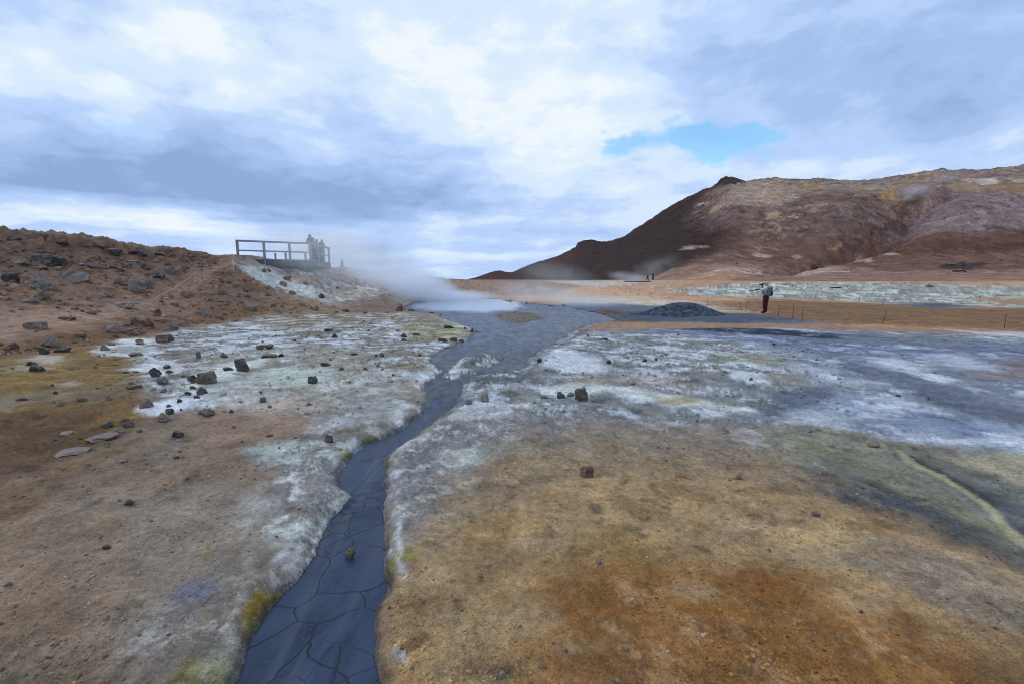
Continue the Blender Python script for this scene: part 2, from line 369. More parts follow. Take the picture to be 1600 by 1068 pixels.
 ([(640,489),(690,488),(712,500),(690,506),(640,504)], (120,112,104), .8, .03, None),
 (ell(745,572,70,34), (92,98,110), .97, .02, ((186,192,202), .42, .35)),
]

HZ = [
 ([(600,500),(600,200),(2600,150),(2600,500)], (80,64,59), 1, .1, ((76,58,52), .4, 25)),
 ([(690,450),(730,420),(900,380),(1000,345),(1110,290),(1150,320),(1130,390),(1050,425),(960,437),(900,450)], (52,41,40), .92, .06, ((46,37,37), .4, 20)),
 ([(1080,340),(1110,300),(1180,284),(1400,278),(1440,330),(1390,372),(1300,376),(1200,370),(1110,360)], (98,85,83), .85, .06, ((132,116,107), .35, 12)),
 ([(1420,345),(1480,300),(2300,280),(2300,360),(1500,367),(1400,388)], (114,104,106), .9, .04, ((134,126,128), .35, 12)),
 ([(1110,302),(1165,283),(1300,281),(1450,268),(2300,245),(2300,298),(1450,304),(1300,300),(1180,318)], (120,110,104), .9, .04, ((152,142,130), .36, 9)),
 ([(1120,330),(1150,292),(1190,284),(1240,292),(1235,315),(1180,322)], (140,128,116), .7, .04, ((176,166,150), .35, 6)),
 ([(1060,425),(1180,380),(1220,330),(1240,330),(1230,360),(1190,395),(1110,425)], (104,86,76), .6, .05, ((160,146,126), .36, 8)),
 ([(1090,412),(1300,400),(1450,376),(2300,330),(2300,450),(1090,440)], (108,87,77), .85, .06, ((104,78,66), .35, 16)),
 ([(1360,397),(1500,377),(2300,360),(2300,384),(1500,396),(1400,402)], (88,66,56), .8, .04, None),
 ([(1440,392),(1560,384),(1700,384),(1560,396)], (80,60,50), .6, .03, None),
 ([(1465,416),(1500,412),(1545,411),(1530,418),(1470,422)], (66,54,50), .9, .01, None),
 ([(1485,424),(1520,420),(1560,424),(1500,427)], (62,46,40), .9, .01, None),
 ([(1270,416),(1285,414),(1293,418),(1275,419)], (56,48,46), .9, .006, None),
 ([(920,446),(1010,434),(1100,422),(1250,421),(1400,424),(2300,428),(2300,470),(920,455)], (128,104,92), .95, .04, ((142,118,106), .4, 8)),
 ([(1080,431),(1180,421),(1290,419),(1330,425),(1200,430),(1100,435)], (150,136,122), .8, .03, ((178,168,152), .4, 5)),
 ([(960,438),(1040,425),(1130,413),(1200,409),(1120,420),(1040,431)], (132,110,98), .7, .02, None),
 ([(1130,427),(1180,424),(1260,412),(1330,398),(1262,415),(1190,428)], (96,66,52), .8, .008, None),
 ([(990,440),(1060,435),(1180,428),(1150,434),(1060,440)], (160,126,100), .6, .03, None),
 (ell(1270,293,22,5), (138,116,84), .6, .012, None), (ell(1346,301,13,3), (134,112,78), .6, .01, None), (ell(1425,285,20,3), (134,112,80), .6, .01, None), (ell(1388,303,12,8), (146,116,70), .7, .015, None),
 (ell(1420,316,16,9), (108,84,58), .7, .015, None), (ell(1520,292,45,7), (142,128,98), .55, .02, None), (ell(1582,294,28,10), (136,114,76), .55, .02, None), (ell(1540,283,20,4), (176,172,164), .8, .012, None), (ell(1210,305,16,7), (142,120,90), .6, .015, None),
 (ell(1440,300,22,12), (120,112,118), .5, .02, None),
 (ell(1307,386,15,3), (142,126,90), .75, .006, None), (ell(1077,388,10,3), (176,160,140), .55, .014, None), (ell(1095,386,8,2), (165,148,128), .55, .014, None), (ell(1192,401,12,3), (176,158,138), .55, .014, None), (ell(1243,402,7,2), (178,162,146), .55, .014, None), (ell(1345,407,8,2), (176,162,152), .55, .014, None), (ell(1395,398,9,2), (170,150,138), .55, .014, None),
 (ell(1240,340,7,2), (178,168,158), .55, .014, None), (ell(1205,338,14,5), (160,140,116), .7, .01, None), (ell(1098,319,9,2), (158,140,122), .7, .006, None), (ell(1118,324,8,3), (150,132,116), .7, .006, None),
 ([(1112,294),(1121,286),(1128,279),(1142,275),(1166,282),(1150,288),(1130,292)], (52,42,40), .9, .006, None),
 ([(898,390),(903,378),(925,373),(945,378),(930,388),(905,396)], (50,42,42), .9, .006, None),
 ([(1440,300),(1425,320),(1400,350),(1370,370),(1330,392),(1322,388),(1365,362),(1395,345),(1415,318)], (72,54,48), .7, .008, None),  # darker band along the gully
 ([(1375,310),(1400,335),(1408,345),(1396,346),(1378,325)], (132,112,96), .7, .01, None),
]

def paint(x, y, zones, base, want_crust=False):
    r = np.hypot(x, y)
    n = len(x)
    out = np.tile(alb(base), (n, 1))
    wa = 0.05 + 0.012 * np.clip(r, 0, 30)
    wx = x + wa * fbm(x * 1.3, y * 1.3, 5, 51, .6); wy = y + wa * fbm(x * 1.3, y * 1.3, 5, 57, .6)
    L = sst(8, 30, r) * 0.02 * r
    wx = wx + L * fbm(x * .12, y * .12, 4, 61); wy = wy + L * fbm(x * .12, y * .12, 4, 65)
    rag = fbm(x * 2.6, y * 2.6, 6, 101, .66) + .8 * sst(10, 40, r) * fbm(x * .5, y * .5, 4, 103, .6)
    crust = np.zeros(n)
    for poly, colr, stren, soft, vein in zones:
        P = unproj(poly)
        sm = soft * np.hypot(P[:, 0], P[:, 1]).max() + .01
        m = (wx > P[:, 0].min() - sm) & (wx < P[:, 0].max() + sm) & (wy > P[:, 1].min() - sm) & (wy < P[:, 1].max() + sm)
        idx = np.nonzero(m)[0]
        if not len(idx): continue
        sd = polysd(wx[idx], wy[idx], P)
        sf = soft * r[idx] * .5 + .006
        k = stren * sst(sf, -sf, sd + sf * 1.5 * rag[idx] + .02 * rag[idx])
        c = np.tile(alb(colr), (len(idx), 1))
        if vein:
            vc, cov, sc = vein
            X = wx[idx] / sc; Y = wy[idx] / sc
            nz = fbm(X, Y, 6, 71, .62) + .3 * fbm(X * .3, Y * .3, 2, 77) + .22 * fbm(X * 4.3, Y * 4.3, 4, 79, .6)
            th = (0.5 - cov) * 0.85
            fine = fbm(wx[idx] * 5.5 / sc ** .5, wy[idx] * 5.5 / sc ** .5, 4, 87, .62)
            f = sst(th - .10, th + .24, nz + .10 * fine) * (.62 + .38 * sst(-.35, .25, fine))
            dk = sst(.05, .42, fbm(X * 1.7 + 9, Y * 1.7, 4, 89, .6)) * .55
            c = c * (1 - dk * (1 - f))[:, None]
            edge = np.exp(-((nz - th + .05) / .05) ** 2) * .4
            c = c * (1 - edge[:, None] * .5)
            hue = fbm(X * .8 + 31, Y * .8 - 12, 5, 105, .62)
            c = c * (1 + hue[:, None] * np.array([.34, .16, -.12]))
            lines = np.exp(-((nz - th + .16 + .06 * fine) / .045) ** 2) * sst(-.15, .35, fbm(X * .6 - 7, Y * .6, 3, 107))
            f = np.maximum(f, .75 * lines)
            c = lerp(c, alb(vc), f[:, None])
        out[idx] = lerp(out[idx], c, k[:, None])
        crust[idx] = lerp(crust[idx], (f if vein and min(vein[0]) > 120 else 0) , k)
    return (out, crust) if want_crust else out
# ------------------------------------------------------------------ mesh helpers
def mesh_np(name, V, F, mats=(), cols=None, smooth=True):
    me = bpy.data.meshes.new(name)
    V = np.ascontiguousarray(V, np.float32); F = np.ascontiguousarray(F, np.int32)
    k = F.shape[1]
    me.vertices.add(len(V)); me.vertices.foreach_set('co', V.ravel())
    me.loops.add(F.size); me.loops.foreach_set('vertex_index', F.ravel())
    me.polygons.add(len(F)); me.polygons.foreach_set('loop_start', np.arange(len(F), dtype=np.int32) * k)
    me.polygons.foreach_set('use_smooth', np.full(len(F), smooth))
    for nm, arr in (cols or {}).items():
        if arr.ndim == 2:
            at = me.attributes.new(nm, 'FLOAT_COLOR', 'POINT')
            at.data.foreach_set('color', np.concatenate([arr, np.ones((len(arr), 1))], 1).astype(np.float32).ravel())
        else:
            at = me.attributes.new(nm, 'FLOAT', 'POINT'); at.data.foreach_set('value', arr.astype(np.float32))
    me.update(calc_edges=True); me.validate()
    for m in mats: me.materials.append(m)
    return me

def grid_faces(nr, nc, closed=False):
    i = np.arange(nr - 1)[:, None]; j = np.arange(nc if closed else nc - 1)[None, :]
    j2 = (j + 1) % nc
    a = i * nc + j; b = i * nc + j2; c = (i + 1) * nc + j2; d = (i + 1) * nc + j
    return np.stack([a, b, c, d], -1).reshape(-1, 4)

def put(name, me, parent=None, **props):
    o = bpy.data.objects.new(name, me); COL.objects.link(o)
    if parent is not None: o.parent = parent
    for k, v in props.items(): o[k] = v
    return o

# ------------------------------------------------------------------ node helpers
class NT:
    def __init__(s, tree): s.t = tree; s.n = tree.nodes; s.l = tree.links
    def new(s, typ, **kw):
        n = s.n.new(typ)
        for k, v in kw.items(): setattr(n, k, v)
        return n
    def set(s, sock, v):
        if isinstance(v, bpy.types.NodeSocket): s.l.new(v, sock)
        elif v is not None: sock.default_value = v
    def math(s, op, a, b=None, c=None, clamp=False):
        n = s.new('ShaderNodeMath', operation=op, use_clamp=clamp)
        for i, v in enumerate((a, b, c)): s.set(n.inputs[i], v)
        return n.outputs[0]
    def vmath(s, op, a, b=None, scale=None):
        n = s.new('ShaderNodeVectorMath', operation=op)
        s.set(n.inputs[0], a)
        if b is not None: s.set(n.inputs[1], b)
        if scale is not None: s.set(n.inputs['Scale'], scale)
        return n.outputs['Value'] if op in ('DOT_PRODUCT', 'LENGTH', 'DISTANCE') else n.outputs[0]
    def noise(s, vec, scale, detail=4, rough=.5, dist=0.0, lac=2.0):
        n = s.new('ShaderNodeTexNoise')
        s.set(n.inputs['Vector'], vec); n.inputs['Scale'].default_value = scale; n.inputs['Detail'].default_value = detail
        n.inputs['Roughness'].default_value = rough; n.inputs['Distortion'].default_value = dist; n.inputs['Lacunarity'].default_value = lac
        return n.outputs['Fac']
    def voro(s, vec, scale, feature='F1', out='Distance', rnd=1.0):
        n = s.new('ShaderNodeTexVoronoi', feature=feature)
        s.set(n.inputs['Vector'], vec); n.inputs['Scale'].default_value = scale; n.inputs['Randomness'].default_value = rnd
        return n.outputs[out]
    def mapr(s, v, a, b, c=0., d=1., smooth=True):
        n = s.new('ShaderNodeMapRange', interpolation_type='SMOOTHSTEP' if smooth else 'LINEAR')
        s.set(n.inputs['Value'], v)
        for k, x in zip(('From Min', 'From Max', 'To Min', 'To Max'), (a, b, c, d)): s.set(n.inputs[k], x)
        return n.outputs[0]
    def mix(s, f, a, b, blend='MIX'):
        n = s.new('ShaderNodeMix', data_type='RGBA', blend_type=blend)
        s.set(n.inputs[0], f); s.set(n.inputs[6], a); s.set(n.inputs[7], b)
        return n.outputs[2]
    def attr(s, name, out='Color'):
        n = s.new('ShaderNodeAttribute', attribute_name=name); return n.outputs[out]
    def pos(s): return s.new('ShaderNodeNewGeometry').outputs['Position']
    def obj(s): return s.new('ShaderNodeTexCoord').outputs['Object']
    def bump(s, h, strength, dist, normal=None):
        n = s.new('ShaderNodeBump'); s.set(n.inputs['Height'], h); n.inputs['Strength'].default_value = strength; n.inputs['Distance'].default_value = dist
        if normal is not None: s.l.new(normal, n.inputs['Normal'])
        return n.outputs[0]

def material(name):
    m = bpy.data.materials.new(name); m.use_nodes = True
    nt = NT(m.node_tree); b = nt.n['Principled BSDF']
    return m, nt, b

def col4(c): return (*[float(t) for t in c], 1)

def simple(name, rgb, rough=.7, var=.25, scale=8, bump=.2, metal=0):
    """plain painted or natural surface with a little mottling"""
    m, nt, b = material(name)
    p = nt.obj(); n = nt.noise(p, scale, 5, .6)
    f = nt.mapr(n, .25, .75, 1 - var, 1 + var)
    c = nt.mix(1, col4(rgb), f, 'MULTIPLY')
    nt.set(b.inputs['Base Color'], c); b.inputs['Roughness'].default_value = rough; b.inputs['Metallic'].default_value = metal
    b.inputs['Specular IOR Level'].default_value = .3
    nt.set(b.inputs['Normal'], nt.bump(n, bump, .02))
    return m

# ------------------------------------------------------------------ ground
m_ground, nt, b = material('stained_earth')
p = nt.pos()
tint = nt.attr('tint')
n1 = nt.noise(p, 3.1, 8, .62); n2 = nt.noise(p, 19, 6, .68); n3 = nt.noise(p, 95, 3, .6)
stone = nt.voro(p, 46); stone_c = nt.voro(p, 46, out='Color')
cell = nt.voro(p, 17); 
f = nt.math('MULTIPLY', nt.mapr(n1, .28, .72, .76, 1.22), nt.mapr(n2, .28, .72, .72, 1.26))
f = nt.math('MULTIPLY', f, nt.mapr(n3, .25, .75, .72, 1.26))
c = nt.mix(1, tint, f, 'MULTIPLY')
sp = nt.new('ShaderNodeSeparateColor'); nt.l.new(stone_c, sp.inputs[0])
pale = nt.math('MULTIPLY', nt.mapr(stone, .30, .14), nt.mapr(sp.outputs[0], .80, .86))
dark = nt.math('MULTIPLY', nt.mapr(stone, .36, .18), nt.mapr(sp.outputs[1], .76, .84))
c = nt.mix(nt.math('MULTIPLY', dark, .5), c, nt.mix(1, c, (.35, .32, .30, 1), 'MULTIPLY'))
c = nt.mix(nt.math('MULTIPLY', pale, .45), c, nt.mix(.6, c, (.62, .56, .50, 1)))
cr_ = nt.attr('crust', 'Fac')
pit = nt.mapr(nt.noise(p, 24, 7, .7), .50, .60)
pit2 = nt.mapr(nt.noise(p, 7.5, 7, .68), .52, .60)
fl = nt.mapr(nt.noise(p, 33, 6, .7), .56, .64)
c = nt.mix(nt.math('MULTIPLY', cr_, nt.math('MAXIMUM', nt.math('MULTIPLY', pit, .6), nt.math('MULTIPLY', pit2, .6))), c, nt.mix(1, c, (.42, .43, .45, 1), 'MULTIPLY'))
c = nt.mix(nt.math('MULTIPLY', fl, .22), c, nt.mix(.5, c, (.55, .55, .56, 1)))
nt.set(b.inputs['Base Color'], c); b.inputs['Roughness'].default_value = .86; b.inputs['Specular IOR Level'].default_value = .22
h = nt.math('ADD', nt.math('MULTIPLY', n1, .9), nt.math('MULTIPLY', n2, .42))
h = nt.math('ADD', h, nt.math('MULTIPLY', n3, .16))
h = nt.math('ADD', h, nt.math('MULTIPLY', nt.mapr(stone, .4, 0), .08))
nt.set(b.inputs['Normal'], nt.bump(h, 1.0, .058))

NAZ, NR = 1150, 640
th = np.concatenate([np.linspace(-np.pi, -1.02, 60)[:-1], np.linspace(-1.02, 1.02, NAZ), np.linspace(1.02, np.pi, 60)[1:-1]])
q = np.linspace(0, 1, NR)
# rows: even in 1/r close by (even on the ground as seen from eye height), denser over the banks
r1 = 1 / np.linspace(1 / 1.1, 1 / 70, 420)
r2 = np.linspace(11, 48, 260)
r3 = np.geomspace(48, 9000, 90)
rr = np.unique(np.concatenate([[.05, .5], r1, r2, r3]))
rr = rr[np.concatenate([[True], np.diff(rr) > .0009 * rr[1:]])]
TH, RR = np.meshgrid(th, rr)
GX = (RR * np.sin(TH)).ravel(); GY = (RR * np.cos(TH)).ravel()
GZv, gtm, gsd, ghum = ground_z(GX, GY)
gt, crust = paint(GX, GY, GZ, (126, 109, 95), True)
# bank crumbs: wet dark rim just above the mud, pale salt line above it
bw = .02 + .0035 * np.clip(np.hypot(GX, GY), 0, 60)
jit = fbm(GX * 5, GY * 5, 4, 81, .6)
rim = np.exp(-((gsd - bw * (.5 + .6 * jit)) / (bw * .7)) ** 2)
rim *= sst(-.25, .25, fbm(GX * .9, GY * .9, 3, 83) + .12)
gt = lerp(gt, alb((52, 58, 74)), (rim * .8)[:, None])
salt = np.exp(-((gsd - bw * (3.2 + 2.5 * jit)) / (bw * 1.1)) ** 2) * sst(0, .35, fbm(GX * 2.2, GY * 2.2, 4, 85, .6))
near_s = sst(30, 18, GY)
gt = lerp(gt, alb((196, 202, 210)), (salt * .55 * near_s)[:, None])
gt = lerp(gt, alb((62, 74, 98)), sst(.01, -.05, gsd)[:, None])
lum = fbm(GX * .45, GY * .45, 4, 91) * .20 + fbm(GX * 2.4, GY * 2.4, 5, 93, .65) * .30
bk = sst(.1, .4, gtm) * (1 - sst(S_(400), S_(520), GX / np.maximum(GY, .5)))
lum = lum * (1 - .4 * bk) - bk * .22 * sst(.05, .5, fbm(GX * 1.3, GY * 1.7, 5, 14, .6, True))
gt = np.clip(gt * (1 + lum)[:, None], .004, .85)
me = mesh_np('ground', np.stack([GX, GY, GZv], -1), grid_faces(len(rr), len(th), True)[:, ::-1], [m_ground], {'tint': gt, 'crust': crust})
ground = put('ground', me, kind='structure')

# ------------------------------------------------------------------ mud
m_mud, nt, b = material('wet_mud')
p = nt.pos()
aw = nt.attr('pool', 'Fac')                      # 1 where open water stands on the mud, sky reflection put into its colour
nw = nt.new('ShaderNodeTexNoise'); nt.l.new(p, nw.inputs['Vector']); nw.inputs['Scale'].default_value = 2.3; nw.inputs['Detail'].default_value = 3
pw = nt.vmath('ADD', p, nt.vmath('SCALE', nw.outputs['Color'], scale=.3))
ck = nt.voro(pw, 2.3, 'DISTANCE_TO_EDGE')
ck2 = nt.voro(nt.vmath('ADD', p, nt.vmath('SCALE', nw.outputs['Color'], scale=.2)), 5.2, 'DISTANCE_TO_EDGE')
mk = nt.mapr(nt.noise(p, 1.3, 2), .42, .55)
mk2 = nt.mapr(nt.noise(p, 1.9, 2), .47, .58)
crack = nt.math('MULTIPLY', nt.mapr(ck, .013, .004), nt.mapr(nt.noise(p, 1.1, 2), .30, .44))
crack2 = nt.math('MULTIPLY', nt.math('MULTIPLY', nt.mapr(ck2, .022, .006), mk2), .7)
crack = nt.math('MAXIMUM', crack, crack2)
near = nt.attr('near', 'Fac')
crack = nt.math('MULTIPLY', crack, near)
flow = nt.noise(nt.vmath('MULTIPLY', p, (1.6, .55, 1)), 1.7, 6, .55, 1.6)
rip = nt.noise(p, 7, 6, .6, .8)
fine = nt.noise(p, 42, 4, .6)
c = nt.mix(nt.mapr(flow, .3, .7), col4((.013, .023, .050)), col4((.042, .060, .108)))
c = nt.mix(nt.mapr(nt.noise(nt.vmath('MULTIPLY', p, (3, .35, 1)), 1.2, 5, .6, .7), .50, .66, 0, .65), c, col4((.06, .075, .10)))  # pale lengthwise streaks: wet sheen painted into the mud colour
c = nt.mix(nt.math('MULTIPLY', crack, .85), c, col4((.008, .010, .015)))
lumpf = nt.attr('lump', 'Fac')
c = nt.mix(nt.math('MULTIPLY', nt.math('MULTIPLY', lumpf, nt.mapr(nt.noise(p, 3.2, 6, .65, .6), .42, .56)), .8), c, col4((.007, .011, .022)))
dstk = nt.mapr(nt.noise(nt.vmath('ADD', nt.vmath('MULTIPLY', p, (1.1, .3, 1)), (5, 3, 0)), 1.3, 7, .66, 1.8), .54, .66)
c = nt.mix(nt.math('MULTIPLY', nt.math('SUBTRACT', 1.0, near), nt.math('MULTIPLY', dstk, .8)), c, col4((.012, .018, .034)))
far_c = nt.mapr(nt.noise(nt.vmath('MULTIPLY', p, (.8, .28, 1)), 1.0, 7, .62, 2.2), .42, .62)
c = nt.mix(nt.math('MULTIPLY', nt.attr('far', 'Fac'), nt.math('MULTIPLY', far_c, .75)), c, col4((.075, .098, .155)))  # lighter far mud: sky reflected at grazing view, put into the colour
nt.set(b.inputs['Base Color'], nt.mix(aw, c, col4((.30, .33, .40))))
rg = nt.mapr(flow, .3, .7, .30, .48)
rg = nt.math('ADD', rg, nt.math('MULTIPLY', fine, .06))
nt.set(b.inputs['Roughness'], nt.math('MULTIPLY', rg, nt.mapr(aw, 0, 1, 1, .35)))
b.inputs['Specular IOR Level'].default_value = .30
hh = nt.math('ADD', nt.math('MULTIPLY', flow, .5), nt.math('MULTIPLY', rip, .22))
hh = nt.math('ADD', hh, nt.math('MULTIPLY', fine, .015))
hh = nt.math('MULTIPLY', nt.math('SUBTRACT', hh, nt.math('MULTIPLY', crack, .35)), nt.math('SUBTRACT', 1.0, nt.math('MULTIPLY', aw, .93)))
nt.set(b.inputs['Normal'], nt.bump(hh, .55, .05))
ths = np.linspace(-.95, .45, 640); rs = np.unique(np.concatenate([1 / np.linspace(1 / .8, 1 / 60, 420)]))
T2, R2 = np.meshgrid(ths, rs)
MX = (R2 * np.sin(T2)).ravel(); MY = (R2 * np.cos(T2)).ravel()
sdm = polysd(MX, MY, MUD)
F = grid_faces(len(rs), len(ths))[:, ::-1]
keep = (sdm[F] < (.18 + .01 * MY[F])).all(1); F = F[keep]
u_, inv = np.unique(F, return_inverse=True)
MXk, MYk = MX[u_], MY[u_]
zz = MUDZ + .012 * fbm(MXk * 1.5, MYk * 1.5, 4, 33) * sst(.0, .3, -sdm[u_])
# rough churned lumps where the channel narrows and steps down
PT = flat_pt(*np.array([(575,775),(560,790),(690,625),(700,590),(790,585),(760,590),(880,535),(690,570)], float).T, MUDZ)
lump = 0
for (px_, py_), w_ in zip(PT, (.26, .2, .35, .6, .7, .5, 1.2, .5)):
    lump = lump + np.exp(-((MXk - px_) ** 2 + (MYk - py_) ** 2) / w_ ** 2)
lump = np.clip(lump, 0, 1)
zz = zz + lump * (.055 * fbm(MXk * 4.5, MYk * 4.5, 4, 35, .6) + .01)
POOLP = flat_pt(*np.array([(655,474),(700,464),(760,463),(812,472),(824,477),(806,484),(760,487.5),(700,486.5),(655,482)], float).T, MUDZ)
psd = polysd(MXk + .8 * fbm(MXk * .3, MYk * .3, 3, 36), MYk, POOLP)
pool = sst(.5, -.5, psd)
nearf = sst(7.5, 4.5, MYk)
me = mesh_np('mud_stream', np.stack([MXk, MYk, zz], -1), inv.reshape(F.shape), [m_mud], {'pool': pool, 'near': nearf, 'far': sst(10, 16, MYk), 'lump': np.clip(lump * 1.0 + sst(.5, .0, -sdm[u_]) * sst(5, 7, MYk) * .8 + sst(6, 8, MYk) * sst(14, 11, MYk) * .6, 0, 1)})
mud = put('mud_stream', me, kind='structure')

# ------------------------------------------------------------------ hill
m_hill, nt, b = material('volcanic_slope')
p = nt.pos(); tint = nt.attr('tint')
n1 = nt.noise(p, .12, 8, .62); n2 = nt.noise(p, .7, 6, .65); n3 = nt.noise(nt.vmath('MULTIPLY', p, (1, .6, .7)), .22, 6, .6, .4)
f = nt.math('MULTIPLY', nt.mapr(n1, .28, .72, .72, 1.25), nt.mapr(n2, .28, .72, .70, 1.28))
f = nt.math('MULTIPLY', f, nt.mapr(n3, .25, .75, .84, 1.16))
nt.set(b.inputs['Base Color'], nt.mix(1, tint, f, 'MULTIPLY')); b.inputs['Roughness'].default_value = .95; b.inputs['Specular IOR Level'].default_value = .1
h = nt.math('ADD', n1, nt.math('MULTIPLY', n2, .35))
nt.set(b.inputs['Normal'], nt.bump(h, .7, 2.5))
hu = np.concatenate([np.linspace(692, 1640, 760), np.linspace(1650, 2300, 50)])
hs_ = np.array(se(hu, np.full(len(hu), 380.))[0])
ht = np.concatenate([np.linspace(-.02, .4, 110), np.linspace(.404, 1.04, 210), np.linspace(1.06, 1.6, 12)])
S2, T2 = np.meshgrid(hs_, ht)
db = np.interp(S2, _hb_s, _hb[:, 1]); dr = np.interp(S2, _hr_s, _hr[:, 1])
D2 = db + T2 * (dr - db)
hz, _t = hill_z(S2.ravel(), D2.ravel())
HX = (S2 * D2).ravel(); HY = D2.ravel()
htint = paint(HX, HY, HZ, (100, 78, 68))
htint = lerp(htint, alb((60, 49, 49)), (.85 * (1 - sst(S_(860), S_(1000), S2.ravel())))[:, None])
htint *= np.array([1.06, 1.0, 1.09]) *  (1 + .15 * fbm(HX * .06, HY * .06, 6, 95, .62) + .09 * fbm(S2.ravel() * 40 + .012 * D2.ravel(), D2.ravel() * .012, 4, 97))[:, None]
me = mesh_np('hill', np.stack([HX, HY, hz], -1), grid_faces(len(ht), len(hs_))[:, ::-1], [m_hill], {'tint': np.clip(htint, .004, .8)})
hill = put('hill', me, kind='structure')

# far mountains beyond the plain, blue distance haze put into their base colour
m_far = simple('hazed_far_slope', (.075, .08, .09), .95, .2, .002, .0)
def ridge(name, prof, dist):
    V = []; n = len(prof)
    us = np.linspace(prof[0][0], prof[-1][0], 60); vs = np.interp(us, [a for a, _ in prof], [c for _, c in prof])
    s, e = se(us, vs)
    rows = []
    for k, (dd, hf) in enumerate(((dist * .9, 0), (dist * .95, .45), (dist, 1), (dist * 1.08, .3), (dist * 1.15, 0))):
        z = H + e * dist
        jj = np.array([mnoise.noise(Vector((a * .11, k * 1.7, 3))) for a in us]) * (z.max() * .06) * (1 if 0 < k < 4 else 0)
        rows.append(np.stack([s * dist + (dd - dist) * s, np.full(len(us), dd), np.where(hf > 0, z * hf + jj, -2)], -1))
    put(name, mesh_np(name, np.concatenate(rows), grid_faces(5, 60)[:, ::-1], [m_far]), kind='structure')
ridge('mountain', [(575,437),(590,428),(603,422),(622,420),(634,426),(655,433),(680,437.2)], 5200)
ridge('mountain', [(728,437.3),(738,434.5),(748,432.6),(760,430),(775,430),(800,434),(830,437.3)], 7000)

# ------------------------------------------------------------------ sky
SUN_EL, SUN_AZ = math.radians(46), math.radians(-84)      # azimuth from straight ahead, negative to the left
w = bpy.data.worlds.new('World'); scene.world = w; w.use_nodes = True
nt = NT(w.node_tree); bg = nt.n['Background']; bg.inputs['Strength'].default_value = .1
sky = nt.new('ShaderNodeTexSky', sky_type='NISHITA'); sky.sun_disc = False
sky.sun_elevation = SUN_EL; sky.sun_rotation = SUN_AZ; sky.air_density = 1.0; sky.dust_density = .3; sky.ozone_density = 2
D = nt.vmath('NORMALIZE', nt.new('ShaderNodeTexCoord').outputs['Generated'])
sx = nt.new('ShaderNodeSeparateXYZ'); nt.l.new(D, sx.inputs[0])
X, Y, Z = sx.outputs
zc = nt.math('MAXIMUM', Z, 0.0)
den = nt.math('ADD', zc, .085)
cx = nt.new('ShaderNodeCombineXYZ'); nt.set(cx.inputs[0], nt.math('DIVIDE', X, den)); nt.set(cx.inputs[1], nt.math('DIVIDE', Y, den))
P = cx.outputs[0]                                         # the point overhead on a flat cloud deck
nA = nt.noise(P, .62, 9, .56, .25); nB = nt.noise(nt.vmath('ADD', P, (7.3, 2.1, 0)), 1.5, 8, .55, .2)
nC = nt.noise(nt.vmath('ADD', P, (1.3, 9.1, 0)), .28, 4, .5, .3)
# slopes of the direction, ruffled so the masses get cloud-like edges
yy = nt.math('MAXIMUM', Y, .12)
wv = nt.new('ShaderNodeTexNoise'); nt.l.new(P, wv.inputs['Vector']); wv.inputs['Scale'].default_value = .9; wv.inputs['Detail'].default_value = 7; wv.inputs['Roughness'].default_value = .58
ws = nt.new('ShaderNodeSeparateColor'); nt.l.new(wv.outputs['Color'], ws.inputs[0])
az = nt.math('ADD', nt.math('DIVIDE', X, yy), nt.math('MULTIPLY', nt.math('SUBTRACT', ws.outputs[0], .5), .42))
eZ = nt.math('DIVIDE', Z, yy)
wamp = nt.math('MULTIPLY', nt.math('ADD', eZ, .05), .36)
el = nt.math('ADD', eZ, nt.math('MULTIPLY', nt.math('SUBTRACT', ws.outputs[1], .5), wamp))
cv = nt.new('ShaderNodeCombineXYZ'); nt.set(cv.inputs[0], az); nt.set(cv.inputs[1], el); V = cv.outputs[0]
def blob(u, v, ru, rv, amp):
    s, e = se(u, v)
    d = nt.vmath('MULTIPLY', nt.vmath('SUBTRACT', V, (float(s), float(e), 0)), (FPX / ru, FPX / rv, 0))
    g = nt.math('EXPONENT', nt.math('MULTIPLY', nt.vmath('DOT_PRODUCT', d, d), -1.0))
    return nt.math('MULTIPLY', g, amp)
SKYB = [(430,80,380,85,.28),(800,40,260,110,.27),(760,200,230,90,.24),(150,110,200,50,.22),(880,150,170,110,.16),(980,300,110,45,.22),(1180,262,170,20,.25),(1400,230,200,40,.12),
 (1300,60,330,80,-.20),(1520,130,160,90,-.20),(1150,20,120,50,-.06),(1560,30,120,60,-.14),
 (60,240,190,45,-.34),(260,250,260,50,-.30),(330,292,330,30,-.34),(60,280,150,22,-.34),(520,318,170,24,-.38),(600,260,160,60,-.22),(430,340,130,11,-.42),(680,290,110,50,-.12),
 (220,342,110,20,.52),(60,335,90,10,.40),(330,352,90,12,.35),(60,352,110,7,-.25),(700,350,140,12,.16),(600,345,60,10,.10),(800,325,90,12,-.22),(760,400,220,7,.30),(640,385,140,6,-.14),(900,330,120,14,-.12),(850,380,90,10,.28),(250,375,120,8,-.15),(830,360,120,7,-.16)]
B = nt.math('ADD', .56, nt.math('MULTIPLY', nt.math('SUBTRACT', nA, .5), .5))
B = nt.math('ADD', B, nt.math('MULTIPLY', nt.math('SUBTRACT', nB, .5), .35))
B = nt.math('ADD', B, nt.math('MULTIPLY', nt.math('SUBTRACT', nC, .5), .2))
Dp = nt.vmath('MULTIPLY', nt.vmath('ADD', D, nt.vmath('SCALE', nt.vmath('SUBTRACT', wv.outputs['Color'], (.5, .5, .5)), scale=.10)), (1, 1, 2.1))
nD = nt.noise(Dp, 4.2, 9, .58, .15); nE = nt.noise(Dp, 10.5, 7, .55)
nD = nt.mapr(nD, .33, .67); nE = nt.mapr(nE, .30, .70)
lowf = nt.mapr(Z, .02, .20)
